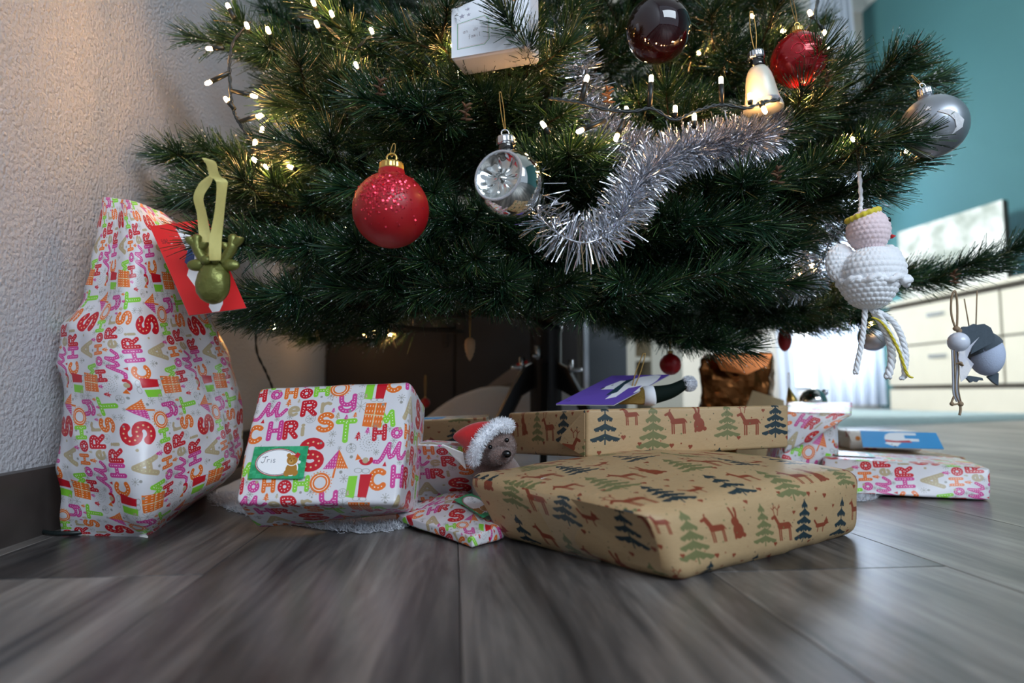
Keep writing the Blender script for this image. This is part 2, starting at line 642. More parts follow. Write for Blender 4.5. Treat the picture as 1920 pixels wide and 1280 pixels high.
GL = {
    'H': [[(0, 0), (0, 1)], [(1, 0), (1, 1)], [(0, .5), (1, .5)]],
    'O': [arc(.5, .5, .5, .5, 90, 450, 20)],
    'C': [arc(.52, .5, .52, .5, 50, 315)],
    'R': [[(0, 0), (0, 1)], [(0, 1), (.55, 1)] + arc(.55, .74, .38, .26, 90, -90, 8) + [(0, .48)], [(.45, .48), (1, 0)]],
    'S': [arc(.52, .74, .42, .26, 25, 265, 12) + arc(.48, .25, .46, .26, 85, -155, 12)],
    'T': [[(0, 1), (1, 1)], [(.5, 1), (.5, 0)]],
    'A': [[(0, 0), (.55, 1), (1, 0)], [(.2, .35), (.82, .35)]],
    'M': [[(0, 0), (.12, 1), (.5, .3), (.88, 1), (1, 0)]],
    'P': [[(0, 0), (0, 1)], [(0, 1), (.55, 1)] + arc(.55, .74, .38, .26, 90, -90, 8) + [(0, .48)]],
    'N': [[(0, 0), (0, 1), (1, 0), (1, 1)]],
    'U': [[(0, 1), (0, .35)] + arc(.5, .35, .5, .35, 180, 360, 8) + [(1, 1)]],
    'I': [[(.5, 0), (.5, 1)]],
    'D': [[(0, 0), (0, 1)], [(0, 1), (.3, 1)] + arc(.4, .5, .6, .5, 90, -90, 10) + [(0, 0)]],
    'E': [[(1, 0), (0, 0), (0, 1), (1, 1)], [(0, .5), (.8, .5)]],
    'B': [[(0, 0), (0, 1)], [(0, 1), (.5, 1)] + arc(.5, .75, .4, .25, 90, -90, 6) + [(0, .5)], [(.5, .5)] + arc(.5, .25, .48, .25, 90, -90, 6) + [(0, 0)]],
    '2': [arc(.5, .7, .48, .3, 170, -30, 8) + [(0, 0), (1, 0)]],
    '0': [arc(.5, .5, .45, .5, 90, 450, 16)],
    # lower-case and joined letters
    'm': [[(-.3, .0), (-.14, -.03), (-.02, .15), (.14, .7), (.24, 1.02), (.25, .5), (.34, .22), (.46, .3), (.58, .7), (.68, 1.02), (.67, .45), (.76, .12), (.92, .16), (1.12, .5)]],
    'e': [[(.05, .5), (.95, .55)] + arc(.5, .5, .47, .5, 8, 310, 14)],
    'r': [[(0.1, 0), (0.1, .95)], [(.1, .6), (.35, .9), (.7, .98), (1, .85)]],
    'y': [[(0, 1), (.02, .72)] + arc(.42, .72, .4, .3, 180, 340, 8), [(.92, 1.02), (.9, .5)] + arc(.45, .3, .46, .3, 20, -170, 10)],
    'i': [[(.5, 0), (.5, .62)], [(.49, .9), (.51, .9)]],
    's': [arc(.5, .74, .4, .26, 25, 265, 8) + arc(.5, .25, .44, .26, 85, -155, 8)],
    'a': [arc(.45, .45, .42, .45, 20, 360, 12), [(.9, .95), (.88, .1), (1.05, 0)]],
    'n': [[(.1, 0), (.1, .9)], [(.1, .6)] + arc(.5, .6, .36, .32, 160, 0, 8) + [(.88, 0)]],
    'd': [arc(.45, .35, .4, .35, 20, 360, 12), [(.88, 1.5), (.88, 0)]],
    'f': [[(.9, 1.4), (.6, 1.5), (.45, 1.2), (.4, -.4)], [(.1, .8), (.8, .85)]],
    'l': [[(.5, 1.5), (.45, .1), (.7, 0)]],
}
RED, PINK, ORG, GRN, TAN, GREY, WHT = (198, 26, 42), (204, 62, 142), (230, 112, 38), (134, 206, 58), (182, 164, 130), (150, 148, 142), (246, 246, 244)


def letter(cv, g, x, y, w, h, col, t, rot=0.0, dots=None, gap=None, slant=0.0):
    c, s = math.cos(math.radians(rot)), math.sin(math.radians(rot))
    lines = []
    for ln in GL[g]:
        q = []
        for a, b in ln:
            lx, ly = (a - .5) * w + (b - .5) * h * slant, (b - .5) * h
            q.append((x + lx * c - ly * s, y + lx * s + ly * c))
        lines.append(q)
    for q in lines:
        cv.stroke(q, t, col)
    if dots:
        for q in lines:
            cv.dots_on(q, gap or t * 0.62, t * 0.11, dots)


def text(cv, s, x, y, h, t, col, rot=0.0, adv=0.85, w=0.62):
    c, sn = math.cos(math.radians(rot)), math.sin(math.radians(rot))
    k = 0
    for ch in s:
        if ch in GL:
            letter(cv, ch, x + k * c, y + k * sn, h * w, h, col, t, rot)
        k += h * adv


def small_tree(cv, x, y, h, col):
    w = h * 0.36
    for i in range(3):
        t = y + h * (0.5 - 0.24 * i)
        b = t - h * 0.34
        ww = w * (0.6 + 0.22 * i)
        cv.poly([(x, t), (x + ww, b), (x - ww, b)], col)
    cv.stroke([(x, y - h * .3), (x, y - h * .5)], h * .12, col)
    cv.disc(x, y, h * .05, WHT)
    cv.disc(x + w * .3, y - h * .18, h * .05, WHT)


def flake(cv, x, y, r, col, n=8, t=0.45):
    for i in range(n):
        a = math.pi * 2 * i / n
        cv.stroke([(x, y), (x + r * math.cos(a), y + r * math.sin(a))], t, col)
        cv.disc(x + r * math.cos(a), y + r * math.sin(a), t, col)


def ring_flake(cv, x, y, r, col):
    cv.ring(x, y, r, 0.45, col)
    flake(cv, x, y, r * .7, col, 8, 0.4)


def dotted_ring(cv, x, y, r, col):
    for k, n in ((1, 22), (.66, 16), (.33, 9)):
        for i in range(n):
            a = 2 * math.pi * i / n
            cv.disc(x + r * k * math.cos(a), y + r * k * math.sin(a), 0.5, col)
    cv.disc(x, y, 0.9, col)


def make_merry():
    cw, ch = 137.0, 109.0
    cv = Canvas(5 * cw, ch, 4.4, (216, 214, 218), lattice=tuple((k * cw, -.4 * k * ch) for k in range(5)))
    q = lambda cx, cy: ((cx - 180) * .155, 109 - (cy - 190) * .156)

    def L(g, cx, cy, w, h, col, t, rot=0, dots=WHT, **k):
        x, y = q(cx, cy)
        letter(cv, g, x, y, w * .155, h * .155, col, t * .155, rot, dots, **k)
    R_ = 6
    L('m', 305, 306, 150, 118, PINK, 27, R_, slant=.1)
    L('e', 455, 308, 62, 66, TAN, 24, R_, None)
    L('R', 556, 284, 78, 104, RED, 36, R_)
    L('r', 668, 276, 58, 72, TAN, 24, R_, None)
    L('y', 816, 242, 100, 120, PINK, 34, R_)
    L('C', 228, 492, 92, 112, ORG, 38, R_)
    L('H', 360, 462, 74, 122, PINK, 34, R_)
    L('R', 470, 455, 72, 110, RED, 36, R_)
    L('i', 552, 452, 44, 78, TAN, 24, R_, None)
    L('S', 690, 392, 92, 118, ORG, 36, R_)
    L('T', 838, 450, 108, 140, GRN, 38, R_)
    L('M', 215, 768, 92, 100, GRN, 34, R_)
    L('A', 395, 672, 120, 150, TAN, 40, R_, (200, 198, 150))
    L('S', 640, 628, 130, 178, RED, 62, R_, (236, 200, 150), gap=5.5)
    L('H', 185, 872, 66, 92, RED, 32, R_)
    L('O', 302, 870, 52, 56, PINK, 28, R_)
    L('H', 400, 850, 62, 86, ORG, 28, R_)
    L('O', 507, 858, 58, 58, RED, 34, R_)
    L('H', 612, 832, 78, 82, GRN, 32, R_)
    x, y = q(735, 818)
    cv.ring(x, y, 8.2, 4.6, ORG)
    cv.ring(x, y, 8.0, .7, WHT)
    for i in range(22):
        a = 2 * math.pi * i / 22
        cv.disc(x + 11.8 * math.cos(a), y + 11.8 * math.sin(a), .55, ORG)
    # two-coloured block letter parcel
    x, y = q(950, 828)
    cv.poly([(x - 5, y - 11), (x + 4, y - 12), (x + 4, y + 11), (x - 5, y + 10)], GRN)
    x, y = q(1030, 818)
    cv.poly([(x - 5, y - 12), (x + 4, y - 12), (x + 6, y + 12), (x - 6, y + 11)], RED)
    x, y = q(998, 722)
    cv.ring(x - 4, y, 3.8, .4, GREY, 2.4)
    cv.ring(x + 4, y, 3.8, .4, GREY, 2.4)
    # orange parcel with a bow
    x, y = q(128, 735)
    cv.poly([(x - 11, y - 15), (x + 9, y - 16), (x + 11, y + 14), (x - 11, y + 12)], ORG)
    cv.stroke([(x - .5, y - 15), (x, y + 13)], 1.2, (220, 196, 150))
    cv.stroke([(x - 11, y - 1), (x + 10, y - 2)], 1.2, (220, 196, 150))
    for r in range(4):
        for c in range(7):
            cv.stroke([(x - 9 + c * 3, y + 8 - r * 6), (x - 9 + c * 3, y + 10 - r * 6)], .6, WHT)
    cv.ring(x - 3.6, y + 17, 3.4, .4, GREY, 2.2)
    cv.ring(x + 3.6, y + 17, 3.4, .4, GREY, 2.2)
    # big triangle tree
    x, y = q(820, 668)
    cv.poly([(x, y + 13), (x, y - 8), (x - 13, y - 9)], PINK)
    cv.poly([(x, y + 13), (x + 13, y - 7), (x, y - 8)], ORG)
    cv.stroke([(x - .5, y - 8), (x - 1, y - 17)], 2.0, ORG)
    for r in range(5):
        w = 2 + r * 2.2
        for c in range(r * 2 + 2):
            xx = x - w + c * 2 * w / max(1, r * 2 + 1)
            cv.stroke([(xx, y + 5 - r * 3.2), (xx, y + 6.2 - r * 3.2)], .55, WHT)
    flake(cv, x, y + 14.5, 1.8, GREY, 6)
    # bird
    x, y = q(1012, 648)
    cv.stroke(arc(x, y, 5.5, 4, 200, 380, 8), 3.6, RED)
    cv.disc(x - .5, y - .5, 3.2, TAN)
    cv.poly([(x - 5, y + 1), (x - 10, y + 6), (x - 11, y - 1)], ORG)
    x, y = q(255, 388)
    cv.poly([(x, y + 2.6), (x + 2, y - 2.4), (x - 2, y - 2.4)], RED)
    for (cx, cy, h, col) in ((402, 236, 60, ORG), (470, 222, 34, TAN), (726, 300, 40, PINK), (763, 340, 52, TAN), (823, 350, 44, PINK),
                             (880, 330, 44, ORG), (986, 440, 50, PINK), (928, 482, 62, RED), (930, 175, 42, TAN), (485, 772, 64, PINK)):
        x, y = q(cx, cy)
        small_tree(cv, x, y, h * .155, col)
    for (cx, cy, r) in ((905, 262, 44), (685, 182, 26), (1180, 185, 26), (440, 355, 20), (755, 478, 22), (1033, 408, 24), (755, 540, 26), (1070, 592, 18),
                        (550, 775, 26), (888, 782, 26), (290, 225, 20), (352, 372, 16), (250, 842, 22), (1168, 545, 18)):
        x, y = q(cx, cy)
        flake(cv, x, y, r * .155, GREY)
    for (cx, cy, r) in ((585, 370, 32), (897, 572, 32), (895, 878, 30)):
        x, y = q(cx, cy)
        ring_flake(cv, x, y, r * .155, GREY)
    x, y = q(1012, 525)
    dotted_ring(cv, x, y, 9.5, GREY)
    rr = random.Random(3)
    for (cx, cy) in ((700, 215), (840, 300), (690, 545), (620, 190), (910, 632), (860, 740), (710, 757), (390, 770), (350, 800), (625, 790), (318, 838), (890, 545),
                     (1090, 395), (1060, 240), (520, 620), (300, 640)):
        x, y = q(cx, cy)
        cv.disc(x, y, rr.choice((.9, 1.3, 1.7)), rr.choice((GREY, TAN, GREY)))
    return cv.a


KD, KO, KR = (34, 52, 58), (112, 112, 72), (132, 62, 40)


def pine(cv, x, y, h, col, n=5, berries=False):
    cv.stroke([(x, y - h * .5), (x, y + h * .5)], h * .035, col)
    for i in range(n):
        t = y + h * (.46 - .74 * i / (n - 1))
        w = h * (.1 + .27 * i / (n - 1))
        for s in (-1, 1):
            tip = (x + s * w, t - h * .13)
            cv.poly([(x, t + h * .04), (x + s * w * .5, t - h * .03), (x + s * w * 1.04, t - h * .085), tip, (x + s * w * .72, t - h * .165),
                     (x + s * w * .5, t - h * .115), (x + s * w * .28, t - h * .155), (x, t - h * .09)], col)
            if berries:
                for k in (.35, .6, .85):
                    cv.disc(x + s * w * k, t - h * (.13 + .03 * k), h * .012, (30, 30, 34))


def deer(cv, x, y, s, col, antlers=True, flip=1):
    q = lambda a, b: (x + flip * a * s, y + b * s)
    cv.stroke([q(-.22, .0), q(.25, .02)], .24 * s, col)
    cv.stroke([q(-.25, .05), q(-.42, .35)], .14 * s, col)
    cv.stroke([q(-.42, .36), q(-.56, .3)], .11 * s, col)
    for a in (-.27, -.18, .24, .32):
        cv.stroke([q(a, -.05), q(a + .02, -.52)], .06 * s, col)
    cv.stroke([q(.33, .08), q(.42, -.05)], .05 * s, col)
    if antlers:
        for d in (-.0, .14):
            cv.stroke([q(-.42 + d, .4), q(-.46 + d * 1.6, .62), q(-.42 + d * 2, .78)], .035 * s, col)
            cv.stroke([q(-.45 + d * 1.5, .58), q(-.56 + d * 1.6, .68)], .03 * s, col)
            cv.stroke([q(-.45 + d * 1.6, .64), q(-.34 + d * 1.6, .72)], .03 * s, col)
    else:
        cv.stroke([q(-.4, .38), q(-.36, .52)], .06 * s, col)
        cv.stroke([q(-.36, .4), q(-.2, .12)], .1 * s, col)


def rabbit(cv, x, y, s, col):
    cv.disc(x + .05 * s, y - .25 * s, .24 * s, col, .3 * s)
    cv.disc(x - .05 * s, y + .1 * s, .17 * s, col)
    cv.stroke([(x - .06 * s, y + .2 * s), (x - .16 * s, y + .6 * s)], .09 * s, col)
    cv.stroke([(x + .02 * s, y + .2 * s), (x + .06 * s, y + .58 * s)], .09 * s, col)
    cv.stroke([(x - .1 * s, y - .2 * s), (x - .12 * s, y - .52 * s)], .1 * s, col)
    cv.disc(x + .3 * s, y - .42 * s, .09 * s, col)


def heart(cv, x, y, r, col):
    cv.disc(x - r * .45, y + r * .3, r * .52, col)
    cv.disc(x + r * .45, y + r * .3, r * .52, col)
    cv.poly([(x - r * .95, y + r * .18), (x + r * .95, y + r * .18), (x, y - r)], col)


def fox(cv, x, y, s, col):
    cv.stroke([(x - .3 * s, y), (x + .2 * s, y + .05 * s)], .2 * s, col)
    cv.stroke([(x - .3 * s, y), (x - .55 * s, y + .25 * s)], .1 * s, col)
    cv.disc(x + .3 * s, y + .18 * s, .14 * s, col)
    cv.poly([(x + .2 * s, y + .25 * s), (x + .25 * s, y + .45 * s), (x + .34 * s, y + .27 * s)], col)
    cv.poly([(x + .35 * s, y + .22 * s), (x + .56 * s, y + .12 * s), (x + .35 * s, y + .06 * s)], col)
    cv.stroke([(x + .15 * s, y), (x + .18 * s, y - .28 * s)], .06 * s, col)
    cv.stroke([(x - .2 * s, y), (x - .22 * s, y - .28 * s)], .06 * s, col)


def make_kraft():
    cw, ch = 122.0, 98.0
    cv = Canvas(2 * cw, ch, 4.6, (180, 151, 112), lattice=((0, 0), (cw, ch / 2)))
    rr = random.Random(5)
    for _ in range(900):                        # kraft fibre
        x, y, a, l = rr.uniform(0, 2 * cw), rr.uniform(0, ch), rr.uniform(-.4, .4), rr.uniform(2, 7)
        k = rr.choice((-9, -6, 7, 5))
        c = (180 + k, 151 + k, 112 + k)
        cv.stroke([(x, y), (x + l * math.cos(a), y + l * math.sin(a))], .3, c)
    pine(cv, 14, 76, 40, KD, 4, True)
    deer(cv, 41, 84, 19, KR, False)
    pine(cv, 64, 70, 46, KO, 5)
    deer(cv, 90, 76, 23, KR, False)
    rabbit(cv, 112, 78, 24, KR)
    pine(cv, 22, 26, 38, KO, 5)
    deer(cv, 48, 24, 25, KR, True)
    pine(cv, 76, 27, 40, KD, 5, False)
    fox(cv, 102, 22, 20, KR)
    for x, y, r in ((33, 62, 2.6), (50, 55, 2.2), (84, 52, 2.6), (104, 50, 2.4), (8, 48, 2.4), (62, 36, 2), (92, 38, 2.2), (35, 8, 2.3), (90, 6, 2.5), (118, 40, 2)):
        heart(cv, x, y, r, KR)
    for _ in range(60):
        x, y = rr.uniform(0, cw), rr.uniform(0, ch)
        cv.disc(x, y, rr.choice((.45, .6, .8)), rr.choice((KR, KO, (90, 80, 60))))
    return cv.a


def make_poinsettia():
    cv = Canvas(90, 60, 4, (214, 206, 196), lattice=((0, 0), (45, 30)))
    for i in range(6):
        a = i * 60
        c, s = math.cos(math.radians(a)), math.sin(math.radians(a))
        cv.poly([(22, 15), (22 + 7 * c - 3 * s, 15 + 7 * s + 3 * c), (22 + 13 * c, 15 + 13 * s), (22 + 7 * c + 3 * s, 15 + 7 * s - 3 * c)], (178, 30, 42))
    cv.disc(22, 15, 3.4, (196, 140, 40))
    cv.disc(2, 34, 4, (190, 110, 40))
    cv.stroke(arc(36, 40, 6, 6, 0, 300), 1.6, (240, 240, 240))
    return cv.a


def bear_polar(cv, x, y, s, scarf, rot=0):
    w = (244, 244, 248)
    cr_, sr_ = math.cos(math.radians(rot)), math.sin(math.radians(rot))
    q = lambda a, b: (x + (a * cr_ - b * sr_) * s, y + (a * sr_ + b * cr_) * s)
    cv.poly([q(-.5, .1), q(-.46, .22), q(-.36, .3), q(-.3, .36), q(-.22, .32), q(-.1, .32), q(.1, .34), q(.35, .3), q(.5, .2), q(.55, -.02), q(.52, -.4),
             q(.36, -.4), q(.34, -.12), q(.1, -.12), q(.08, -.42), q(-.1, -.42), q(-.12, -.06), q(-.3, .02)], w)
    cv.poly([q(-.18, .32), q(-.02, .34), q(-.1, .1), q(-.04, -.2), q(-.2, -.26), q(-.22, .02)], scarf)
    cv.disc(*q(-.49, .15), .03 * s, (30, 30, 34))
    cv.disc(*q(-.36, .21), .018 * s, (30, 30, 34))


def make_label():
    cv = Canvas(64, 36, 9, (40, 158, 106), wrap=False)
    rr = random.Random(2)
    for _ in range(150):
        x, y, r = rr.uniform(0, 64), rr.uniform(0, 36), rr.uniform(1.2, 2.6)
        k = rr.choice((-14, 10, 16))
        cv.poly([(x - r, y - r), (x + r, y - r), (x + r, y + r), (x - r, y + r)], (44 + k, 160 + k, 108 + k))
    cv.disc(30, 18, 25.5, (168, 40, 46), 15.5)
    cv.disc(30, 18, 24.6, (250, 250, 252), 14.6)
    cv.ring(30, 18, 23.6, .5, (60, 60, 64), 13.8)
    ink = (70, 74, 92)
    cv.stroke([(12, 23.5), (18, 24.5)], .55, ink)
    cv.stroke([(15.5, 24), (14.8, 18.5), (13, 17.2), (11.4, 18.4)], .55, ink)
    letter(cv, 'r', 19.5, 19.6, 2.6, 3.6, ink, .5)
    letter(cv, 'i', 23, 19.8, 1.4, 4.4, ink, .5)
    letter(cv, 's', 26.4, 19.6, 2.4, 3.8, ink, .5)
    br, dk = (178, 124, 50), (110, 70, 26)
    cv.disc(48, 11, 7.8, (250, 250, 252), 8.2)
    cv.disc(48, 10.5, 6.6, br, 6.8)
    cv.disc(43.5, 6, 3.6, br)
    cv.disc(53, 6.4, 3.4, br)
    cv.disc(47.5, 20.5, 7.4, (250, 250, 252), 6.8)
    cv.disc(47.5, 20.5, 6.4, br, 5.8)
    cv.disc(42.6, 25.6, 2.4, br)
    cv.disc(46.5, 18.6, 2.6, (206, 160, 90), 2.0)
    cv.disc(46.4, 19.4, .9, dk)
    cv.disc(44.6, 21.6, .6, dk)
    cv.disc(49.2, 21.8, .6, dk)
    cv.poly([(49, 25), (54, 22), (56, 27), (52, 29)], (196, 40, 48))
    cv.disc(56, 18, 1.8, (240, 240, 244))
    return cv.a


def make_card(col, scarf, ink, writing, bear=(0, 0, 40, 0)):
    cv = Canvas(90, 62, 6, col, wrap=False)
    bear_polar(cv, bear[0], bear[1], bear[2], scarf, bear[3])
    if writing:
        x, y, s, h, rot = writing
        text(cv, s, x, y, h, .5, ink, rot, 0.9, 0.7)
    return cv.a


def make_parcel():
    cv = Canvas(100, 80, 7, (238, 240, 246), wrap=False)
    g = (150, 152, 164)
    for x, y, r in ((14, 62, 4.4), (22, 70, 3.2), (23, 61, 3)):
        cv.poly([(x + (r if i % 2 == 0 else r * .45) * math.sin(math.pi * i / 5), y + (r if i % 2 == 0 else r * .45) * math.cos(math.pi * i / 5)) for i in range(10)], (164, 160, 176))
    for k in range(5):
        cv.stroke([(42 + i * 1.0, 58 + k * 3.2 + 1.3 * math.sin(i / 22 * 2 * math.pi)) for i in range(24)], .4, g)
    cv.ring(72, 70, 7.6, .5, g)
    cv.ring(72, 70, 7.0, .25, g)
    text(cv, 'PORTN', 66.2, 70, 2.6, .4, g)
    cv.poly([(80, 58), (96, 58), (96, 79), (80, 79)], (240, 236, 228))
    cv.stroke([(80, 58), (96, 58), (96, 79), (80, 79), (80, 58)], .4, (120, 126, 122))
    cv.poly([(81.4, 59.4), (94.6, 59.4), (94.6, 78), (81.4, 78)], (226, 128, 22))
    small_tree(cv, 88, 72, 10, (30, 140, 62))
    text(cv, 'DECEMBER', 82.8, 64.6, 1.5, .3, (252, 236, 200), 0, 0.98)
    text(cv, '2020', 84.8, 61.6, 2.2, .4, (252, 240, 214))
    gr = (60, 140, 70)
    b = [(8, 12), (44, 12), (50, 18), (50, 46), (44, 52), (8, 52), (8, 12)]
    cv.stroke(b, .7, gr)
    b2 = [(9.4, 13.4), (43.4, 13.4), (48.6, 18.6), (48.6, 45.4), (43.4, 50.6), (9.4, 50.6), (9.4, 13.4)]
    cv.stroke(b2, .3, (190, 120, 110))
    ink = (120, 108, 112)
    text(cv, 'an  de', 17, 36, 3.4, .45, ink, 0, 1.0, .7)
    text(cv, 'famil', 24, 27, 3.4, .45, ink, 0, 1.0, .7)
    return cv.a


PAPER = {
    'merry': (img_mat('white_merry_christmas_paper', make_merry(), 0.34), 0.685, 0.109),
    'kraft': (img_mat('brown_kraft_forest_paper', make_kraft(), 0.5, 0.35), 0.268, 0.108),
    'poinsettia': (img_mat('red_flower_paper', make_poinsettia(), 0.4), 0.09, 0.06),
}
M['label'] = img_mat('green_gift_label', make_label(), 0.3, bump=0)
M['card_purple'] = img_mat('purple_card', make_card((104, 78, 176), (34, 62, 76), (40, 30, 70), (6, 6, 'rin', 2.6, 0), (56, 36, 62, 24)), 0.55, bump=0)
M['card_blue'] = img_mat('blue_card', make_card((40, 148, 214), (196, 40, 60), (20, 60, 110), None, (44, 30, 52, 90)), 0.5, bump=0)
M['card_red'] = img_mat('red_card', make_card((222, 24, 28), (40, 70, 130), (140, 16, 22), (8, 50, 'same', 2.8, 0), (44, 31, 54, -62)), 0.5, bump=0)
M['parcel'] = img_mat('printed_white_parcel', make_parcel(), 0.4, bump=0)
M['bare_paper'] = pmat('white_paper_back', srgb(216, 214, 212), 0.6, noise_scale=30, noise_amt=0.05)
M['tape'] = pmat('clear_tape', srgb(226, 222, 210), 0.15, alpha=0.1, noise_scale=20)


# ------------------------------------------------------------------ wrapped boxes
def axis_samples(h, R, n):
    e = [-h + R * k / 3 for k in range(3)]
    mid = list(np.linspace(-(h - R), h - R, n))
    return e + mid + [-x for x in reversed(e)]


class Hexa:
    """a soft box through eight corners c[x][y][z]; x to the right, y away, z up"""
    def __init__(self, c):
        self.c = np.array(c, float)
        d = lambda a, b: np.linalg.norm(a - b)
        c = self.c
        self.h = np.array((np.mean([d(c[1, j, k], c[0, j, k]) for j in (0, 1) for k in (0, 1)]),
                           np.mean([d(c[i, 1, k], c[i, 0, k]) for i in (0, 1) for k in (0, 1)]),
                           np.mean([d(c[i, j, 1], c[i, j, 0]) for i in (0, 1) for j in (0, 1)]))) / 2

    def at(self, p):
        """p in [-1,1]^3"""
        w = (np.asarray(p) + 1) / 2
        r = np.zeros(3)
        for i in (0, 1):
            for j in (0, 1):
                for k in (0, 1):
                    r = r + self.c[i, j, k] * ((w[0] if i else 1 - w[0]) * (w[1] if j else 1 - w[1]) * (w[2] if k else 1 - w[2]))
        return r

    def mesh(self, R=0.006, n=14, bulge=(0, 0, 0), crumple=0.002, freq=14, seed=0, uv=(0, 0, 0), tile=(0.685, 0.109)):
        h = self.h
        R = min(R, 0.45 * min(h))
        mb = MB()
        S = [axis_samples(h[k], R, max(3, int(n * min(1, h[k] / max(h) + .15)))) for k in range(3)]
        key, uvs = {}, []
        ca, sa = math.cos(uv[2]), math.sin(uv[2])
        so = Vector((seed * 3.7, seed * 1.3, seed * 2.1))

        def vert(q):
            k = tuple(round(float(x), 6) for x in q)
            if k in key:
                return key[k]
            q = np.array(q)
            c = np.clip(q, -(h - R), h - R)
            d = q - c
            nn = unit(d)
            qq = c + R * nn
            a = qq / h
            bl = np.array([bulge[i] * (1 - min(1, abs(a[(i + 1) % 3])) ** 2) * (1 - min(1, abs(a[(i + 2) % 3])) ** 2) * a[i] for i in range(3)])
            a = a + bl / h
            p = self.at(a)
            if crumple:
                pn = Vector([float(x) for x in p])
                f = mnoise.noise(pn * freq + so) + 0.55 * abs(mnoise.noise(pn * freq * 2.3 - so)) * 1.4 - .2
                ce = self.at((0, 0, 0))
                p = p + unit(p - ce) * f * crumple
            key[k] = len(mb.v)
            mb.v.append(tuple(p))
            mb.n = len(mb.v)
            return key[k]

        for ax in range(3):
            for sg in (-1, 1):
                i1, i2 = (ax + 1) % 3, (ax + 2) % 3
                A, B = S[i1], S[i2]
                for ia in range(len(A) - 1):
                    for ib in range(len(B) - 1):
                        quad = []
                        for (aa, bb) in ((A[ia], B[ib]), (A[ia + 1], B[ib]), (A[ia + 1], B[ib + 1]), (A[ia], B[ib + 1])):
                            q = [0, 0, 0]
                            q[ax], q[i1], q[i2] = sg * h[ax], aa, bb
                            quad.append(q)
                        if sg < 0:
                            quad.reverse()
                        mb.f.append(tuple(vert(q) for q in quad))
                        for x, y, z in quad:
                            if ax == 1:
                                u, v = (x, z) if sg < 0 else (2 * (h[0] + h[1]) - x, z)
                            elif ax == 2:
                                u, v = (x, h[2] + y + h[1]) if sg > 0 else (x, -h[2] - y - h[1])
                            else:
                                u, v = (h[0] + y + h[1], z) if sg > 0 else (-h[0] - y - h[1], z)
                            uvs.append(((u * ca - v * sa + uv[0]) / tile[0], (u * sa + v * ca + uv[1]) / tile[1]))
        mb.uv = uvs
        return mb

    def patch(self, face, a0, a1, b0, b1, off, n=6, bulge=0.0):
        """a small sheet lying on a face: 'front', 'top', 'left' or 'right'; its a, b run from -1 to 1"""
        rows, uvs = [], []
        for j in range(n + 1):
            row = []
            for i in range(n + 1):
                a, b = a0 + (a1 - a0) * i / n, b0 + (b1 - b0) * j / n
                g = bulge * (1 - a * a) * (1 - b * b)
                p, hk = {'front': ((a, -1, b), 1), 'top': ((a, b, 1), 2), 'left': ((-1, -a, b), 0), 'right': ((1, a, b), 0)}[face]
                p = np.array(p, float)
                p[hk] *= 1 + (off + g) / self.h[hk]
                row.append(self.at(p))
            rows.append(row)
        mb = MB()
        mb.grid(np.array(rows))
        for j in range(n):
            for i in range(n):
                uvs += [(i / n, j / n), ((i + 1) / n, j / n), ((i + 1) / n, (j + 1) / n), (i / n, (j + 1) / n)]
        mb.uv = uvs
        return mb


def corners_from(front_bl, front_br, front_tl, front_tr, back):
    """four front corners and the vector (or four vectors) to the back"""
    back = [np.asarray(back, float)] * 4 if np.ndim(back) == 1 else [np.asarray(b, float) for b in back]
    fb, fr, ft, fx = (np.asarray(p, float) for p in (front_bl, front_br, front_tl, front_tr))
    return [[[fb, ft], [fb + back[0], ft + back[2]]], [[fr, fx], [fr + back[1], fx + back[3]]]]


def gift(name, hx, paper, label, cat='gift', **k):
    mat, tw, th = PAPER[paper]
    b = hx.at((0, 0, -1))
    r = thing(name, b, label, cat)
    build('wrapping_paper', hx.mesh(tile=(tw, th), **k), mat, r)
    return r


# ------------------------------------------------------------------ room
def struct(name, mb, mat, smooth=False):
    """mb in room coordinates (u, v, z)"""
    me = bpy.data.meshes.new(name)
    me.from_pydata(mb.v, [], mb.f)
    me.materials.append(mat)
    me.polygons.foreach_set('use_smooth', [smooth] * len(me.polygons))
    o = bpy.data.objects.new(name, me)
    o.rotation_euler = (0, 0, ROOM_ROT)
    o['kind'] = 'structure'
    scene.collection.objects.link(o)
    BASE[o.name] = np.zeros(3)
    return o


def struct_part(name, mb, mat, parent, smooth=False):
    me = bpy.data.meshes.new(name)
    me.from_pydata(mb.v, [], mb.f)
    me.materials.append(mat)
    me.polygons.foreach_set('use_smooth', [smooth] * len(me.polygons))
    o = bpy.data.objects.new(name, me)
    scene.collection.objects.link(o)
    o.parent = parent
    return o


UL, UR, VB, VF, ZC = -0.42, 4.35, 6.2, -2.4, 4.6
floor = struct('floor', MB().box((UL - .1, VF, -.05), (UR + .1, VB + .1, -.0042)), M['dark'])
pm = bpy.data.meshes.new('plank')
w2, l2 = 0.0987, 0.6402
pb = MB()
pb.add([(-w2, -l2, -.004), (w2, -l2, -.004), (w2, l2, -.004), (-w2, l2, -.004), (-w2, -l2, -.0005), (w2, -l2, -.0005), (w2, l2, -.0005), (-w2, l2, -.0005),
        (-w2 + .0005, -l2 + .0005, 0), (w2 - .0005, -l2 + .0005, 0), (w2 - .0005, l2 - .0005, 0), (-w2 + .0005, l2 - .0005, 0)],
       [(0, 1, 5, 4), (1, 2, 6, 5), (2, 3, 7, 6), (3, 0, 4, 7), (4, 5, 9, 8), (5, 6, 10, 9), (6, 7, 11, 10), (7, 4, 8, 11), (8, 9, 10, 11)])
pm.from_pydata(pb.v, [], pb.f)
pm.materials.append(M['plank'])
row_u0 = -0.193 - 0.0985 - 0.198
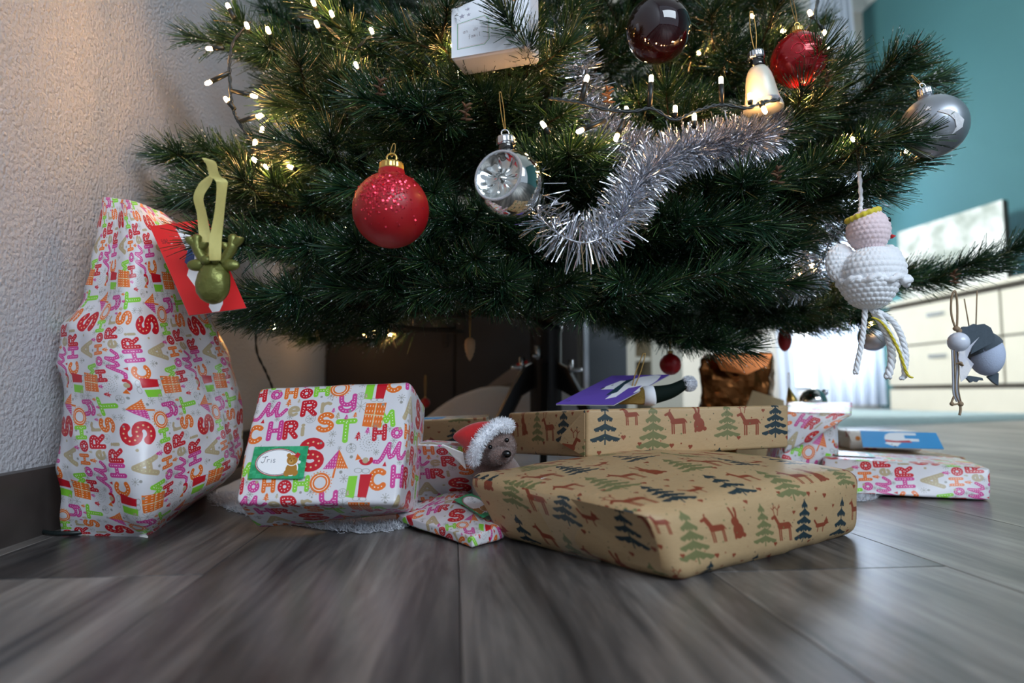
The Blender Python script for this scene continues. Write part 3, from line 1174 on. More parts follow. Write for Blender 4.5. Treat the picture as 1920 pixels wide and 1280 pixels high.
for i in range(25):
    uc = row_u0 + i * 0.198
    st = {1: 0.53, 0: 0.1}.get(i, (i * 0.47) % 1.28 - 0.1)
    v = st - 1.281 * 2 + 0.6405
    while v - 0.64 < VB:
        if v + 0.64 > VF and uc - .1 < UR + .1:
            po = bpy.data.objects.new('plank', pm)
            po.location = (uc, v, 0)
            scene.collection.objects.link(po)
            po.parent = floor
        v += 1.2815

struct('wall_left', MB().box((UL - .1, VF, 0), (UL, VB + .1, ZC)), M['wall_white'])
struct('wall_right', MB().box((UR, VF, 0), (UR + .1, VB + .1, ZC)), M['wall_teal'])
wu0, wu1, wz0, wz1 = 3.4, 4.15, 0.12, 3.5
mb = MB().box((UL, VB, 0), (UR, VB + .1, wz0)).box((UL, VB, wz1), (UR, VB + .1, ZC)).box((UL, VB, wz0), (wu0, VB + .1, wz1)).box((wu1, VB, wz0), (UR, VB + .1, wz1))
struct('wall_back', mb, M['wall_cream'])
struct('ceiling', MB().box((UL - .1, VF, ZC), (UR + .1, VB + .1, ZC + .08)), M['ceiling'])
struct('baseboard_left', MB().box((UL, VF, 0), (UL + .014, 2.1, .066)), M['baseboard'])
M['white_paint'] = pmat('white_gloss_paint', srgb(232, 230, 224), 0.4, noise_scale=5, noise_amt=0.03)
M['glass'] = pmat('window_glass', (1, 1, 1, 1), 0.02, trans=1.0, spec=0.5)
win = struct('window_1', MB().box((wu0, VB + .02, wz0), (wu1, VB + .08, wz0 + .06)).box((wu0, VB + .02, wz1 - .06), (wu1, VB + .08, wz1))
             .box((wu0, VB + .02, wz0 + .06), (wu0 + .06, VB + .08, wz1 - .06)).box((wu1 - .06, VB + .02, wz0 + .06), (wu1, VB + .08, wz1 - .06))
             .box((3.745, VB + .02, wz0 + .06), (3.805, VB + .08, wz1 - .06)), M['white_paint'])
struct_part('pane', MB().box((wu0 + .06, VB + .045, wz0 + .06), (3.745, VB + .05, wz1 - .06)), M['glass'], win)
struct_part('pane', MB().box((3.805, VB + .045, wz0 + .06), (wu1 - .06, VB + .05, wz1 - .06)), M['glass'], win)
added_win = struct('added_window', MB().box((UL + .001, 3.45, .6), (UL + .03, 5.15, .66)).box((UL + .001, 3.45, 1.94), (UL + .03, 5.15, 2.0)).box((UL + .001, 3.45, .66), (UL + .03, 3.51, 1.94))
              .box((UL + .001, 5.09, .66), (UL + .03, 5.15, 1.94)).box((UL + .001, 4.27, .66), (UL + .03, 4.33, 1.94)), M['white_paint'])  # unseen window, made up to go with the added side light
for v0_ in (3.51, 4.33):
    struct_part('pane', MB().box((UL + .002, v0_, .66), (UL + .008, v0_ + .76, 1.94)), M['glass'], added_win)
struct('trim_1', MB().box((1.0, VB - .42, 4.22), (4.34, VB - .001, 4.4)), M['white_paint'])

# curtains
M['curtain'] = pmat('white_sheer_curtain', srgb(232, 236, 244), 0.9, noise_scale=300, noise_amt=0.03, trans=0.0)
_nt = M['curtain'].node_tree
_tr = _nt.nodes.new('ShaderNodeBsdfTranslucent')
_tr.inputs[0].default_value = srgb(235, 240, 248)
_ms = _nt.nodes.new('ShaderNodeMixShader')
_ms.inputs[0].default_value = 0.55
_nt.links.new(_nt.nodes['Principled BSDF'].outputs[0], _ms.inputs[1])
_nt.links.new(_tr.outputs[0], _ms.inputs[2])
_nt.links.new(_ms.outputs[0], _nt.nodes['Material Output'].inputs[0])


def curtain(u0b, u1b, u0t, u1t, v, z0, z1, folds, amp, label):
    mb = MB()
    for side in (0, .004):
        rows = []
        for j in range(25):
            t = j / 24
            a, b = u0b + (u0t - u0b) * t ** 1.4, u1b + (u1t - u1b) * t ** 1.4
            rows.append([(a + (b - a) * i / 80, v + side + amp * (1 - .5 * t) * math.sin(i / 80 * folds * 2 * math.pi + .6 * math.sin(3 * t)), z0 + (z1 - z0) * t) for i in range(81)])
        mb.grid(np.array(rows))
    w = [room(*p) for p in mb.v]
    mb.v = [tuple(p) for p in w]
    o = build('curtain', mb, M['curtain'])
    return tag(o, label, 'curtain')


curtain(3.44, 4.22, 3.60, 4.04, VB - .28, 0.03, 4.22, 7, .035, 'wide white sheer curtain hanging next to the teal wall')
curtain(3.13, 3.31, 3.0, 3.22, VB - .28, 0.05, 4.22, 2, .03, 'narrow gathered white curtain strip left of the wide one')

# rug, heaped a little at its edges
M['rug'] = pmat('pale_blue_green_pile', srgb(160, 186, 184), 0.95, noise_scale=60, noise_amt=0.22, bump=1, bump_scale=200, sheen=0.3)
ra, rb = np.array((1.44, 2.72)), np.array((2.85, 3.5))
rd = (rb - ra) / np.linalg.norm(rb - ra)
rn = np.array((-rd[1], rd[0]))
c0 = ra - rd * .1
mb = MB()
rows = []
for j in range(41):
    row = []
    for i in range(81):
        q = c0 + rd * (1.9 * i / 80) + rn * (1.5 * j / 40)
        e = min(i, 80 - i, j, 40 - j)
        z = .03 * min(1, e / 1.0) + .003 * mnoise.noise(Vector((q[0] * 40, q[1] * 40, 0))) * (e > 0)
        row.append((q[0], q[1], max(z, 0.001)))
    rows.append(row)
mb.grid(np.array(rows))
rug = thing('rug', (c0[0], c0[1], 0), 'pale blue-green shaggy rug lying in front of the cream dresser', 'rug')
build('pile', mb, M['rug'], rug, kind='stuff')

# dresser
M['cream_wood'] = pmat('cream_painted_wood', srgb(226, 218, 198), 0.5, noise_scale=6, noise_amt=0.06)
M['gap_dark'] = pmat('drawer_gap', srgb(70, 64, 56), 0.8, noise_scale=10)


def rp(mb):
    mb.v = [tuple(room(*p)) for p in mb.v]
    return mb


dr = thing('dresser', room(4.1, 4.2, 0), 'long cream dresser with wide drawers against the teal wall', 'dresser')
build('carcass', rp(MB().box((3.925, 3.0, .0), (4.34, 5.42, .92))), M['gap_dark'], dr, smooth=False)
build('plinth', rp(MB().box((3.9, 3.0, .0), (3.925, 5.42, .178))), M['cream_wood'], dr, smooth=False)
for z0, z1 in ((.215, .545), (.56, .88)):
    for v0, v1 in ((3.0, 4.2), (4.22, 5.42)):
        d = build('drawer', rp(MB().box((3.9, v0, z0), (3.925, v1, z1))), M['cream_wood'], dr, smooth=False)
        build('handle', rp(MB().box((3.878, (v0 + v1) / 2 - .09, (z0 + z1) / 2 + .05), (3.9, (v0 + v1) / 2 + .09, (z0 + z1) / 2 + .08))), M['steel'], d, smooth=False)
build('top', rp(MB().box((3.87, 2.98, .92), (4.345, 5.44, .95))), M['cream_wood'], dr, smooth=False)

# painting propped up on the dresser
m, nt, b = new_mat('pale_landscape_print')
tc = nt.nodes.new('ShaderNodeTexCoord')
n = nt.nodes.new('ShaderNodeTexNoise')
n.inputs['Scale'].default_value = 5
n.inputs['Detail'].default_value = 4
nt.links.new(tc.outputs['Object'], n.inputs['Vector'])
cr = nt.nodes.new('ShaderNodeValToRGB')
cr.color_ramp.elements[0].position, cr.color_ramp.elements[0].color = .38, srgb(176, 182, 170)
cr.color_ramp.elements[1].position, cr.color_ramp.elements[1].color = .58, srgb(244, 244, 236)
nt.links.new(n.outputs['Fac'], cr.inputs['Fac'])
nt.links.new(cr.outputs['Color'], b.inputs['Base Color'])
b.inputs['Roughness'].default_value = .5
M['print'] = m
pl, pr = P(1684, 433, 5.5), P(1880, 378, 4.55)
ptl, ptr = pl.copy(), pr.copy()
zt = (ptl[2] + ptr[2]) / 2
pbl, pbr = ptl * (1, 1, 0) + (0, 0, .952), ptr * (1, 1, 0) + (0, 0, .952)
ptl[2] = ptr[2] = zt
nrm = unit(np.cross(pbr - pbl, (0, 0, 1.0)))
if nrm[0] > 0:
    nrm = -nrm
pic = thing('canvas_picture', (pbl + pbr) / 2, 'pale landscape canvas picture standing on the cream dresser', 'picture')
build('canvas_print', MB().prism([pbl, pbr, ptr, ptl], nrm * .004), M['print'], pic, smooth=False)
build('stretcher_frame', MB().prism([pbl - nrm * .045, pbr - nrm * .045, ptr - nrm * .045, ptl - nrm * .045], nrm * .0449), M['gap_dark'], pic, smooth=False)

# dark cabinet behind the tree
M['dark_wood'] = pmat('dark_brown_wood', srgb(38, 32, 29), 0.5, noise_scale=12, noise_amt=0.3)
M['grey_panel'] = pmat('dark_grey_panel', srgb(66, 74, 80), 0.35, noise_scale=8, noise_amt=0.1)
cb = thing('media_cabinet', room(.1, 2.45, 0), 'low dark brown cabinet behind the tree against the white wall', 'cabinet')
build('body', rp(MB().box((UL + .002, 2.16, .0), (.425, 2.75, .62))), M['dark_wood'], cb, smooth=False)
for u0, u1 in ((UL + .01, .0), (.01, .42)):
    d = build('door', rp(MB().box((u0, 2.14, .06), (u1, 2.16, .6))), M['dark_wood'], cb, smooth=False)
    build('handle', rp(MB().box((u1 - .03 if u1 < .1 else u0 + .02, 2.125, .3), (u1 - .02 if u1 < .1 else u0 + .03, 2.14, .42))), M['black_metal'], d, smooth=False)
sp = thing('floor_speaker', room(.5, 2.3, 0), 'dark grey upright box with a bright metal edge beside the brown cabinet', 'speaker')
build('housing', rp(MB().box((.452, 2.12, .0), (.585, 2.5, .5))), M['grey_panel'], sp, smooth=False)
build('metal_edge', rp(MB().box((.437, 2.115, .0), (.452, 2.14, .5))), M['steel'], sp, smooth=False)

# pale shelf unit further back
M['beige'] = pmat('beige_wood', srgb(170, 146, 118), 0.6, noise_scale=8, noise_amt=0.1)
sh = thing('shelf_unit', room(1.1, 3.2, 0), 'cream shelf unit with upright side boards right of the grey box', 'shelf')
build('side_panel', rp(MB().box((.835, 3.05, 0), (.885, 3.4, .75))), M['cream_wood'], sh, smooth=False)
build('back_panel', rp(MB().box((.885, 3.36, 0), (1.12, 3.4, .75))), M['beige'], sh, smooth=False)
build('side_panel', rp(MB().box((.965, 3.05, 0), (1.12, 3.36, .75))), M['cream_wood'], sh, smooth=False)
build('shelf_board', rp(MB().box((.885, 3.07, .3), (.965, 3.36, .32))), M['cream_wood'], sh, smooth=False)

# ------------------------------------------------------------------ white fleece blanket under the tree
TRUNK = np.array((0.066, 1.25, 0.0))
sst = lambda a, b, x: (lambda t: t * t * (3 - 2 * t))(min(1, max(0, (x - a) / (b - a))))
edge = [G(398, 930), G(438, 958), G(520, 978), G(600, 992), G(690, 999), G(770, 985), G(850, 950), G(1000, 925), G(1250, 915), G(1560, 938), G(1640, 934), G(1660, 905),
        np.array((.56, 1.2, 0)), np.array((.52, 1.62, 0)), np.array((.2, 1.74, 0)), np.array((-.25, 1.72, 0)), np.array((-.48, 1.55, 0)), np.array((-.45, 1.1, 0))]
edge = smooth_path(edge, 8, True)


def snow_z(p, k):
    h = .148 * sst(-.34, -.06, p[0]) * (1 - sst(.14, .34, p[0])) * sst(1.26, 1.42, p[1])
    f = 1 - k ** 6
    nz = .0016 * mnoise.noise(Vector((p[0] * 60, p[1] * 60, 1))) + .006 * mnoise.noise(Vector((p[0] * 14, p[1] * 14, 5))) * sst(1.2, 1.4, p[1])
    return max(.0006, (.0045 + h + nz) * f + .0006)


rows = []
for j in range(61):
    k = (j / 60) ** .8
    rows.append([(lambda q: (q[0], q[1], snow_z(q, k)))(TRUNK + (e - TRUNK) * k * (1 + .012 * mnoise.noise(Vector((e[0] * 50, e[1] * 50, 2))))) for e in edge])
mb = MB()
mb.grid(np.array(rows), wrap_u=True)
bl = thing('snow_blanket', TRUNK, 'white fluffy fleece blanket spread on the floor under the tree', 'blanket')
build('fleece', mb, M['snow'], bl, kind='stuff')

V = []
r_ = np.random.RandomState(31)
for i in range(0, 100):
    e = edge[i]
    for _ in range(90):
        k = 1 - abs(r_.normal(0, .035))
        q = TRUNK + (e - TRUNK) * k
        q = np.array((q[0] + r_.normal(0, .003), q[1] + r_.normal(0, .003), snow_z(q, k)))
        d = unit(unit((e - TRUNK) * (1, 1, 0)) * .5 + r_.normal(0, .6, 3) + (0, 0, .6))
        d[2] = abs(d[2])
        sd = unit(np.cross(d, r_.normal(size=3))) * .0004
        V.append([q - sd, q + sd, q + d * .007 + sd * .4, q + d * .007 - sd * .4])
quads_object('fleece_fibres', np.array(V), M['snow'], bl, kind='stuff')

# ------------------------------------------------------------------ the gifts
SB = .006      # height of the blanket where things rest on it
# box with the name label
f0, f1, f2, f3 = P(439, 942, .60), P(747, 948, .60), P(486, 727, .68), P(771, 713, .68)
b0, b1 = G(478, 992, SB), G(783, 962, SB)
v0, v1 = b0 - f0, b1 - f1
hx = Hexa(corners_from(f0, f1, f2, f3, [v0, v1, v0 * .95, v1 * .95]))
g = gift('wrapped_box', hx, 'merry', 'white Christmas-lettered box with a green name label, left of the plush', R=.006, crumple=.0016, bulge=(.002, .002, .002), seed=1, uv=(.083, .058, math.radians(3)))
lb = hx.patch('front', -.88, -.19, -.64, -.12, .0035, bulge=.002)
build('gift_label', lb, M['label'], g, label='green sticker with a teddy bear and a handwritten name')


# tall soft parcel by the wall
LV = [((97, 1003), (276, 1007), (392, 925)), ((92, 930), (272, 975), (436, 890)), ((86, 860), (268, 900), (466, 830)), ((78, 780), (262, 800), (468, 770)), ((66, 700), (256, 720), (452, 705)),
      ((64, 650), (250, 660), (436, 660)), ((82, 600), (245, 610), (410, 615)), ((132, 556), (240, 560), (392, 570)), ((152, 512), (240, 515), (380, 525)),
      ((164, 455), (240, 455), (366, 462)), ((176, 408), (242, 408), (348, 426)), ((184, 369), (244, 374), (318, 400))]
DL = [(.635, .632, .75)] + [(.64, .615, .76), (.645, .60, .78), (.65, .595, .785), (.655, .595, .78), (.66, .60, .77), (.665, .61, .755), (.67, .62, .74), (.67, .63, .72), (.67, .64, .70), (.675, .65, .69), (.68, .665, .69)]
DL[0] = (G(97, 1003)[1], G(276, 1007)[1], G(392, 925)[1])
nr, nth = 72, 80
lev = [[P(*LV[i][k], DL[i][k]) for k in range(3)] for i in range(len(LV))]
thick = [.15, .17, .19, .19, .18, .17, .15, .12, .09, .07, .045, .022]
cols = []
for k in range(4):
    if k < 3:
        pts = [lev[i][k] for i in range(len(LV))]
    else:
        pts = [(lev[i][0] + lev[i][2]) / 2 + np.array((.02, 1, 0)) * thick[i] for i in range(len(LV))]
        pts[0][2] = 0
    cols.append(smooth_path(pts, 8))
rows, uvr = [], []
for j in range(len(cols[0])):
    L_, F_, R_, B_ = (cols[k][j] for k in range(4))
    t = j / (len(cols[0]) - 1)
    quad = [L_, F_, R_, B_]
    sharp = .1 + .16 * sst(0.05, .35, t)
    pts = []
    for a in range(4):
        p, q, r = quad[a - 1], quad[a], quad[(a + 1) % 4]
        for s in np.linspace(0, 1, 5):
            w0, w2 = (1 - s) ** 2, s ** 2
            pts.append(q + (p - q) * sharp * w0 + (r - q) * sharp * w2)
    # resample evenly
    pts = pts[2:] + pts[:2]
    pts.append(pts[0])
    seg = np.array([np.linalg.norm(pts[i + 1] - pts[i]) for i in range(len(pts) - 1)])
    cum = np.concatenate([[0], np.cumsum(seg)])
    row = []
    for i in range(nth):
        s = cum[-1] * i / nth
        k = min(len(seg) - 1, int(np.searchsorted(cum, s, 'right') - 1))
        p = pts[k] + (pts[k + 1] - pts[k]) * ((s - cum[k]) / max(seg[k], 1e-9))
        c = (L_ + R_ + B_) / 3
        pn = Vector([float(x) for x in p])
        cr_ = mnoise.noise(pn * 12) * .006 + abs(mnoise.noise(Vector((pn.x * 24, pn.y * 24, pn.z * 9)))) * .009 - abs(mnoise.noise(Vector((pn.x * 9 + pn.z * 14, pn.y * 9, pn.z * 12 - pn.x * 8)))) * .008
        cr_ *= min(1, t * 8)
        row.append(p + unit((p - c) * (1, 1, .2)) * (cr_ - .002))
    rows.append(row)
    uvr.append(cum[-1])
rows = np.array(rows)
mb = MB()
mb.grid(rows, wrap_u=True)
arc0 = np.cumsum(np.concatenate([[0], np.linalg.norm(np.diff(rows[20], axis=0), axis=1)]))
arc0 = np.append(arc0, arc0[-1] + np.linalg.norm(rows[20][0] - rows[20][-1]))
mid = rows.shape[0]
hz = np.cumsum(np.concatenate([[0], np.linalg.norm(np.diff(rows[:, 14], axis=0), axis=1)]))
uvs = []
for j in range(mid - 1):
    for i in range(nth):
        for (jj, ii) in ((j, i), (j, i + 1), (j + 1, i + 1), (j + 1, i)):
            a, h = arc0[ii], hz[jj]
            uvs.append(((h + .04) * 1.16 / .685, (-a + .02 + h * .06) * 1.16 / .109))
top = len(mb.v) - nth
mb.f.append(tuple(range(top, top + nth)))
uvs += [(.1, .1)] * nth
mb.uv = uvs
bag = thing('wrapped_soft_parcel', (lev[0][1] + lev[0][2]) / 2, 'tall soft Christmas-lettered parcel standing against the stucco wall', 'gift')
build('wrapping_paper', mb, PAPER['merry'][0], bag)
build('paper_flap', MB().prism([G(236, 985) + (0, 0, .006), G(277, 1008), G(243, 1003)], (0, .001, .001)), M['bare_paper'], bag, smooth=False)

# soft kraft parcel, front
N0, L0, R0 = G(1280, 1097), G(930, 1010), G(1614, 1003)
NT, LT, RT = G(1212, 958, .056), G(866, 886, .062), G(1624, 880, .066)
BT = LT + RT - NT
BT[2] = .078
kx = Hexa([[[N0, NT], [L0, LT]], [[R0, RT], [L0 + R0 - N0, BT]]])
g = gift('wrapped_box', kx, 'kraft', 'large soft brown kraft parcel in front, lowest of the two stacked', R=.019, crumple=.0048, freq=12, bulge=(.003, .004, .012), seed=4, uv=(.05, .03, math.radians(6)))
ra_, th_ = math.radians(6), PAPER['kraft'][1:]
rows, uvs = [], []
an, bn = 10, 6


def flap_pt(i, j):
    b_ = .93 - 1.6 * j / bn
    a1 = 1.05 - .12 * (j / bn) ** 2             # the free edge stands out past the corner
    a_ = .35 + .25 * j / bn + (a1 - .35 - .25 * j / bn) * i / an
    return a_, b_


for j in range(bn + 1):
    rows.append([kx.at((-1 - (.0035 + .004 * (i / an) ** 2) / kx.h[0], -flap_pt(i, j)[0], flap_pt(i, j)[1])) for i in range(an + 1)])
mb = MB()
mb.grid(np.array(rows))
for j in range(bn):
    for i in range(an):
        for ii, jj in ((i, j), (i + 1, j), (i + 1, j + 1), (i, j + 1)):
            a_, b_ = flap_pt(ii, jj)
            u, v = -kx.h[0] + a_ * kx.h[1] - kx.h[1], b_ * kx.h[2]
            uvs.append(((u * math.cos(ra_) - v * math.sin(ra_) + .05) / th_[0], (u * math.sin(ra_) + v * math.cos(ra_) + .03) / th_[1]))
mb.uv = uvs
build('paper_flap', mb, PAPER['kraft'][0], g)
mb = MB().tube([kx.at((x, y, 1.10 if abs(x) < .9 else 1.02)) for x, y in ((-.85, .2), (-.5, .24), (0, .3), (.4, .34))], .0005, 5)
build('paper_seam', mb, M['bare_paper'], g)
tp = kx.patch('left', -.1, .3, -.9, .9, .0016, bulge=.002)
build('tape', tp, M['tape'], g)

# kraft box on top of it
f0, f1, f2, f3 = P(1100, 858, .70), P(1478, 839, .74), P(1100, 767, .70), P(1480, 759, .74)
bv = P(952, 774, .86) - f2
bb = P(958, 850, .86) - f0
ux = Hexa(corners_from(f0, f1, f2, f3, [bb, bb, bv, bv]))
g = gift('wrapped_box', ux, 'kraft', 'flat brown kraft box on the larger parcel, carrying the purple card', R=.0035, crumple=.0008, bulge=(.001, .001, .001), seed=2, uv=(.115, .074, 0))
build('paper_flap', planar_uv(MB().prism([ux.at((-1.01, -.99, .97)), ux.at((-1.06, -.6, -.05)), ux.at((-1.06, -.55, -.4)), ux.at((-1.01, -.99, -.95))], (-.0006, 0, 0)), (0, 1, 0), (0, 0, 1), PAPER['kraft'][1:]), PAPER['kraft'][0], g, smooth=False)

# small lettered box behind
f0, f1, f2, f3 = G(776, 940, SB), G(905, 938, SB), P(781, 832, .72), P(900, 838, .72)
dx = Hexa(corners_from(f0, f1, f2, f3, (.0, .075, 0)))
g = gift('wrapped_box', dx, 'merry', 'small Christmas-lettered box with a lifted paper corner, under the plush', R=.004, crumple=.0015, seed=6, uv=(.058, .065, 0))
build('paper_flap', MB().prism([P(829, 834, .708), P(868, 850, .70), P(874, 880, .702), P(862, 868, .706)], (0, .001, .0012)), M['bare_paper'], g, smooth=False)

# kraft box further back
f0, f1, f2, f3 = G(772, 909, SB), G(915, 909, SB), P(778, 788, .842), P(912, 782, .842)
ex = Hexa(corners_from(f0, f1, f2, f3, (.0, .13, 0)))
gift('wrapped_box', ex, 'kraft', 'brown kraft box with a reindeer print, behind the plush in the red hat', R=.003, crumple=.001, seed=8, uv=(.012, .048, 0))
bc = Hexa(corners_from(P(790, 788, .88), P(830, 787, .88), P(790, 784, .88), P(830, 783, .88), (0, .05, 0)))
cd = thing('card', bc.at((0, 0, -1)), 'blue card edge lying on the brown kraft box behind the plush', 'card')
build('folded_card', bc.mesh(R=.0003, n=3, crumple=0), pmat('blue_paper', srgb(40, 148, 214), .5, noise_scale=40, noise_amt=.05), cd, smooth=False)

# flat pouch on the floor
A_, B_, C_, D_ = G(738, 986), G(866, 944), G(886, 1030), G(948, 1012)
px_ = Hexa([[[A_ + (0, 0, .006), A_ + (0, 0, .0135)], [B_ + (0, 0, .002), B_ + (0, 0, .022)]], [[C_ + (0, 0, .001), C_ + (0, 0, .011)], [D_ + (0, 0, .001), D_ + (0, 0, .016)]]])
g = gift('wrapped_flat_parcel', px_, 'merry', 'flat Christmas-lettered pouch lying on the floor by the large kraft parcel', R=.004, crumple=.003, freq=22, bulge=(.0, .0, .004), seed=9, uv=(.03, .02, math.radians(-40)))
lp = px_.patch('top', -.25, .75, .12, .92, .0045, bulge=.003)
build('gift_label', lp, M['label'], g, label='green oval sticker with handwriting')

# lettered soft parcel behind right
f0, f1, f2, f3 = G(1455, 912, SB), G(1574, 908, SB), P(1468, 792, .96), P(1574, 790, .97)
hx2 = Hexa(corners_from(f0, f1, f2, f3, (.03, .12, 0)))
g = gift('wrapped_box', hx2, 'merry', 'soft Christmas-lettered parcel with a folded-over end, right of the kraft boxes', R=.012, crumple=.003, bulge=(.004, .006, .006), seed=11, uv=(.09, .01, math.radians(20)))
fx = Hexa([[[P(1470, 850, .945), P(1470, 772, .95)], [P(1470, 835, 1.06), P(1474, 752, 1.06)]], [[P(1540, 812, .93), P(1602, 776, .93)], [P(1570, 800, 1.02), P(1600, 753, 1.03)]]])
build('folded_end', fx.mesh(R=.004, crumple=.0025, seed=12, uv=(.05, .06, math.radians(28)), tile=PAPER['merry'][1:]), PAPER['merry'][0], g)

# long white box, right
f0, f1, f2, f3 = G(1545, 922, SB), G(1856, 938, .001), P(1545, 858, G(1545, 922)[1]), P(1857, 878, G(1856, 938)[1])
ix = Hexa(corners_from(f0, f1, f2, f3, (.062, .145, 0)))
g = gift('wrapped_box', ix, 'merry', 'long white Christmas-lettered box at the right end of the row', R=.004, crumple=.0012, bulge=(.001, .001, .002), seed=13, uv=(.033, .067, math.radians(-90)))
build('gift_label', ix.patch('top', -.85, -.3, -.6, .4, .002, bulge=.002), M['label'], g, label='pale oval name sticker')

# flat kraft box and flower-print parcel behind it
f0, f1, f2, f3 = G(1588, 893), G(1812, 898), P(1588, 849, G(1588, 893)[1]), P(1812, 857, G(1812, 898)[1])
jx = Hexa(corners_from(f0, f1, f2, f3, (.02, .15, 0)))
gift('wrapped_box', jx, 'kraft', 'flat brown kraft box under the blue card, behind the long white box', R=.003, crumple=.001, seed=15, uv=(.1, .02, 0))
zt = jx.at((0, 0, 1))[2]
f0, f1 = G(1592, 843, zt + .001), G(1728, 846, zt + .001)
kx2 = Hexa(corners_from(f0, f1, f0 + (0, 0, .034), f1 + (0, 0, .034), (.012, .07, 0)))
g = gift('wrapped_box', kx2, 'poinsettia', 'small red-flowered parcel under the raised edge of the blue card', R=.004, crumple=.0025, seed=16, uv=(0, 0, 0))
build('paper_flap', MB().prism([kx2.at((-1, -1, .9)), kx2.at((-1.1, -1.1, 1.35)), kx2.at((-.9, -1.05, -.2))], (0, .0008, 0)), PAPER['poinsettia'][0], g, smooth=False)


# cards: a sheet folded once, so two thin leaves
def card(name, bl_, br_, tr_, tl_, mat, label, th=.0006):
    n = unit(np.cross(br_ - bl_, tl_ - bl_))
    if np.dot(n, np.array((0, 0, CAM_H)) - bl_) < 0:
        n = -n
    r = thing(name, (bl_ + br_) / 2, label, 'card')
    mb = MB()
    ps = [bl_, br_, tr_, tl_]
    mb.add(ps + [p - n * th for p in ps], [(0, 1, 2, 3), (7, 6, 5, 4), (0, 4, 5, 1), (1, 5, 6, 2), (2, 6, 7, 3), (3, 7, 4, 0)])
    mb.uv = [(0, 0), (1, 0), (1, 1), (0, 1)] + [(.02, .02)] * 20
    build('front_leaf', mb, mat, r, smooth=False)
    mb = MB().prism([p - n * (th + .0006) + (unit(tl_ - bl_) * .0006) for p in ps], -n * th)
    build('back_leaf', mb, M['bare_paper'], r, smooth=False)
    return r


card('greeting_card', P(1042, 757, .765), P(1151, 758, .765), P(1255, 702, .85), P(1147, 704, .85), M['card_purple'], 'purple greeting card with a polar bear, leaning on the gnome')
card('greeting_card', P(1618, 837, 1.05), P(1770, 841, 1.05), P(1755, 811, 1.13), P(1613, 807, 1.13), M['card_blue'], 'bright blue greeting card with a polar bear in a red scarf')
card('greeting_card', P(354, 591, .60), P(462, 577, .62), P(389, 410, .66), P(281, 424, .64), M['card_red'], 'red greeting card with a white bear, hung in front of the tall parcel')

# ------------------------------------------------------------------ tree stand and trunk
tree = thing('christmas_tree', TRUNK, 'tall bushy green artificial Christmas tree with decorated branches', 'tree')
mb = MB().tube([TRUNK + (0, 0, .1), TRUNK + (0, 0, .9), TRUNK + (0, 0, 1.75)], [.017, .016, .008], 12)
build('trunk', mb, M['trunk'], tree)
stand = thing('tree_stand', TRUNK, 'black metal tree stand with pointed legs and steel bolts', 'stand')
mb = MB().lathe([(.028, .085), (.031, .09), (.031, .26), (.033, .262), (.033, .272), (.019, .274)], TRUNK, n=28)
build('socket_tube', mb, M['black_metal'], stand)
for a in (-95, 25, 145, 205, 325):
    c, s = math.cos(math.radians(a)), math.sin(math.radians(a))
    d, e = np.array((c, s, 0)), np.array((-s, c, 0))
    prof = [(.03, .20), (.05, .19), (.075, .15), (.145, .02), (.165, .006), (.165, .0), (.142, .0), (.06, .135), (.03, .15)]
    pts = [TRUNK + d * r + (0, 0, z) - e * .006 for r, z in prof]
    build('leg', MB().prism(pts, e * .012), M['black_metal'], stand, smooth=False)
for a, z in ((-28, .185), (205, .19), (250, .21), (100, .2)):
    c, s = math.cos(math.radians(a)), math.sin(math.radians(a))
    d = np.array((c, s, 0))
    p0 = TRUNK + (0, 0, z)
    bo = build('bolt', MB().tube([p0 + d * .03, p0 + d * .075], .0035, 8), M['steel'], stand)
    build('wing', MB().tube([p0 + d * .052 + (0, 0, -.006), p0 + d * .052 + (0, 0, .02)], [.004, .0055], 8), M['steel'], bo)
M['grey_paper'] = pmat('grey_beige_paper', srgb(146, 136, 128), .7, noise_scale=14, noise_amt=.08)
gp = [P(905, 730, 1.5), P(972, 680, 1.46), P(990, 678, 1.46), P(1004, 706, 1.46), P(960, 728, 1.5)]
gr = thing('paper_bag', gp[0], 'grey beige paper wedge with a red edge leaning behind the tree stand', 'bag')
build('paper_side', MB().prism(gp, (0, .04, 0)), M['grey_paper'], gr, smooth=False)
build('red_edge', MB().prism([P(968, 682, 1.455), P(988, 676, 1.455), P(990, 680, 1.455), P(970, 686, 1.455)], (0, .04, 0)), M['red_felt'], gr, smooth=False)


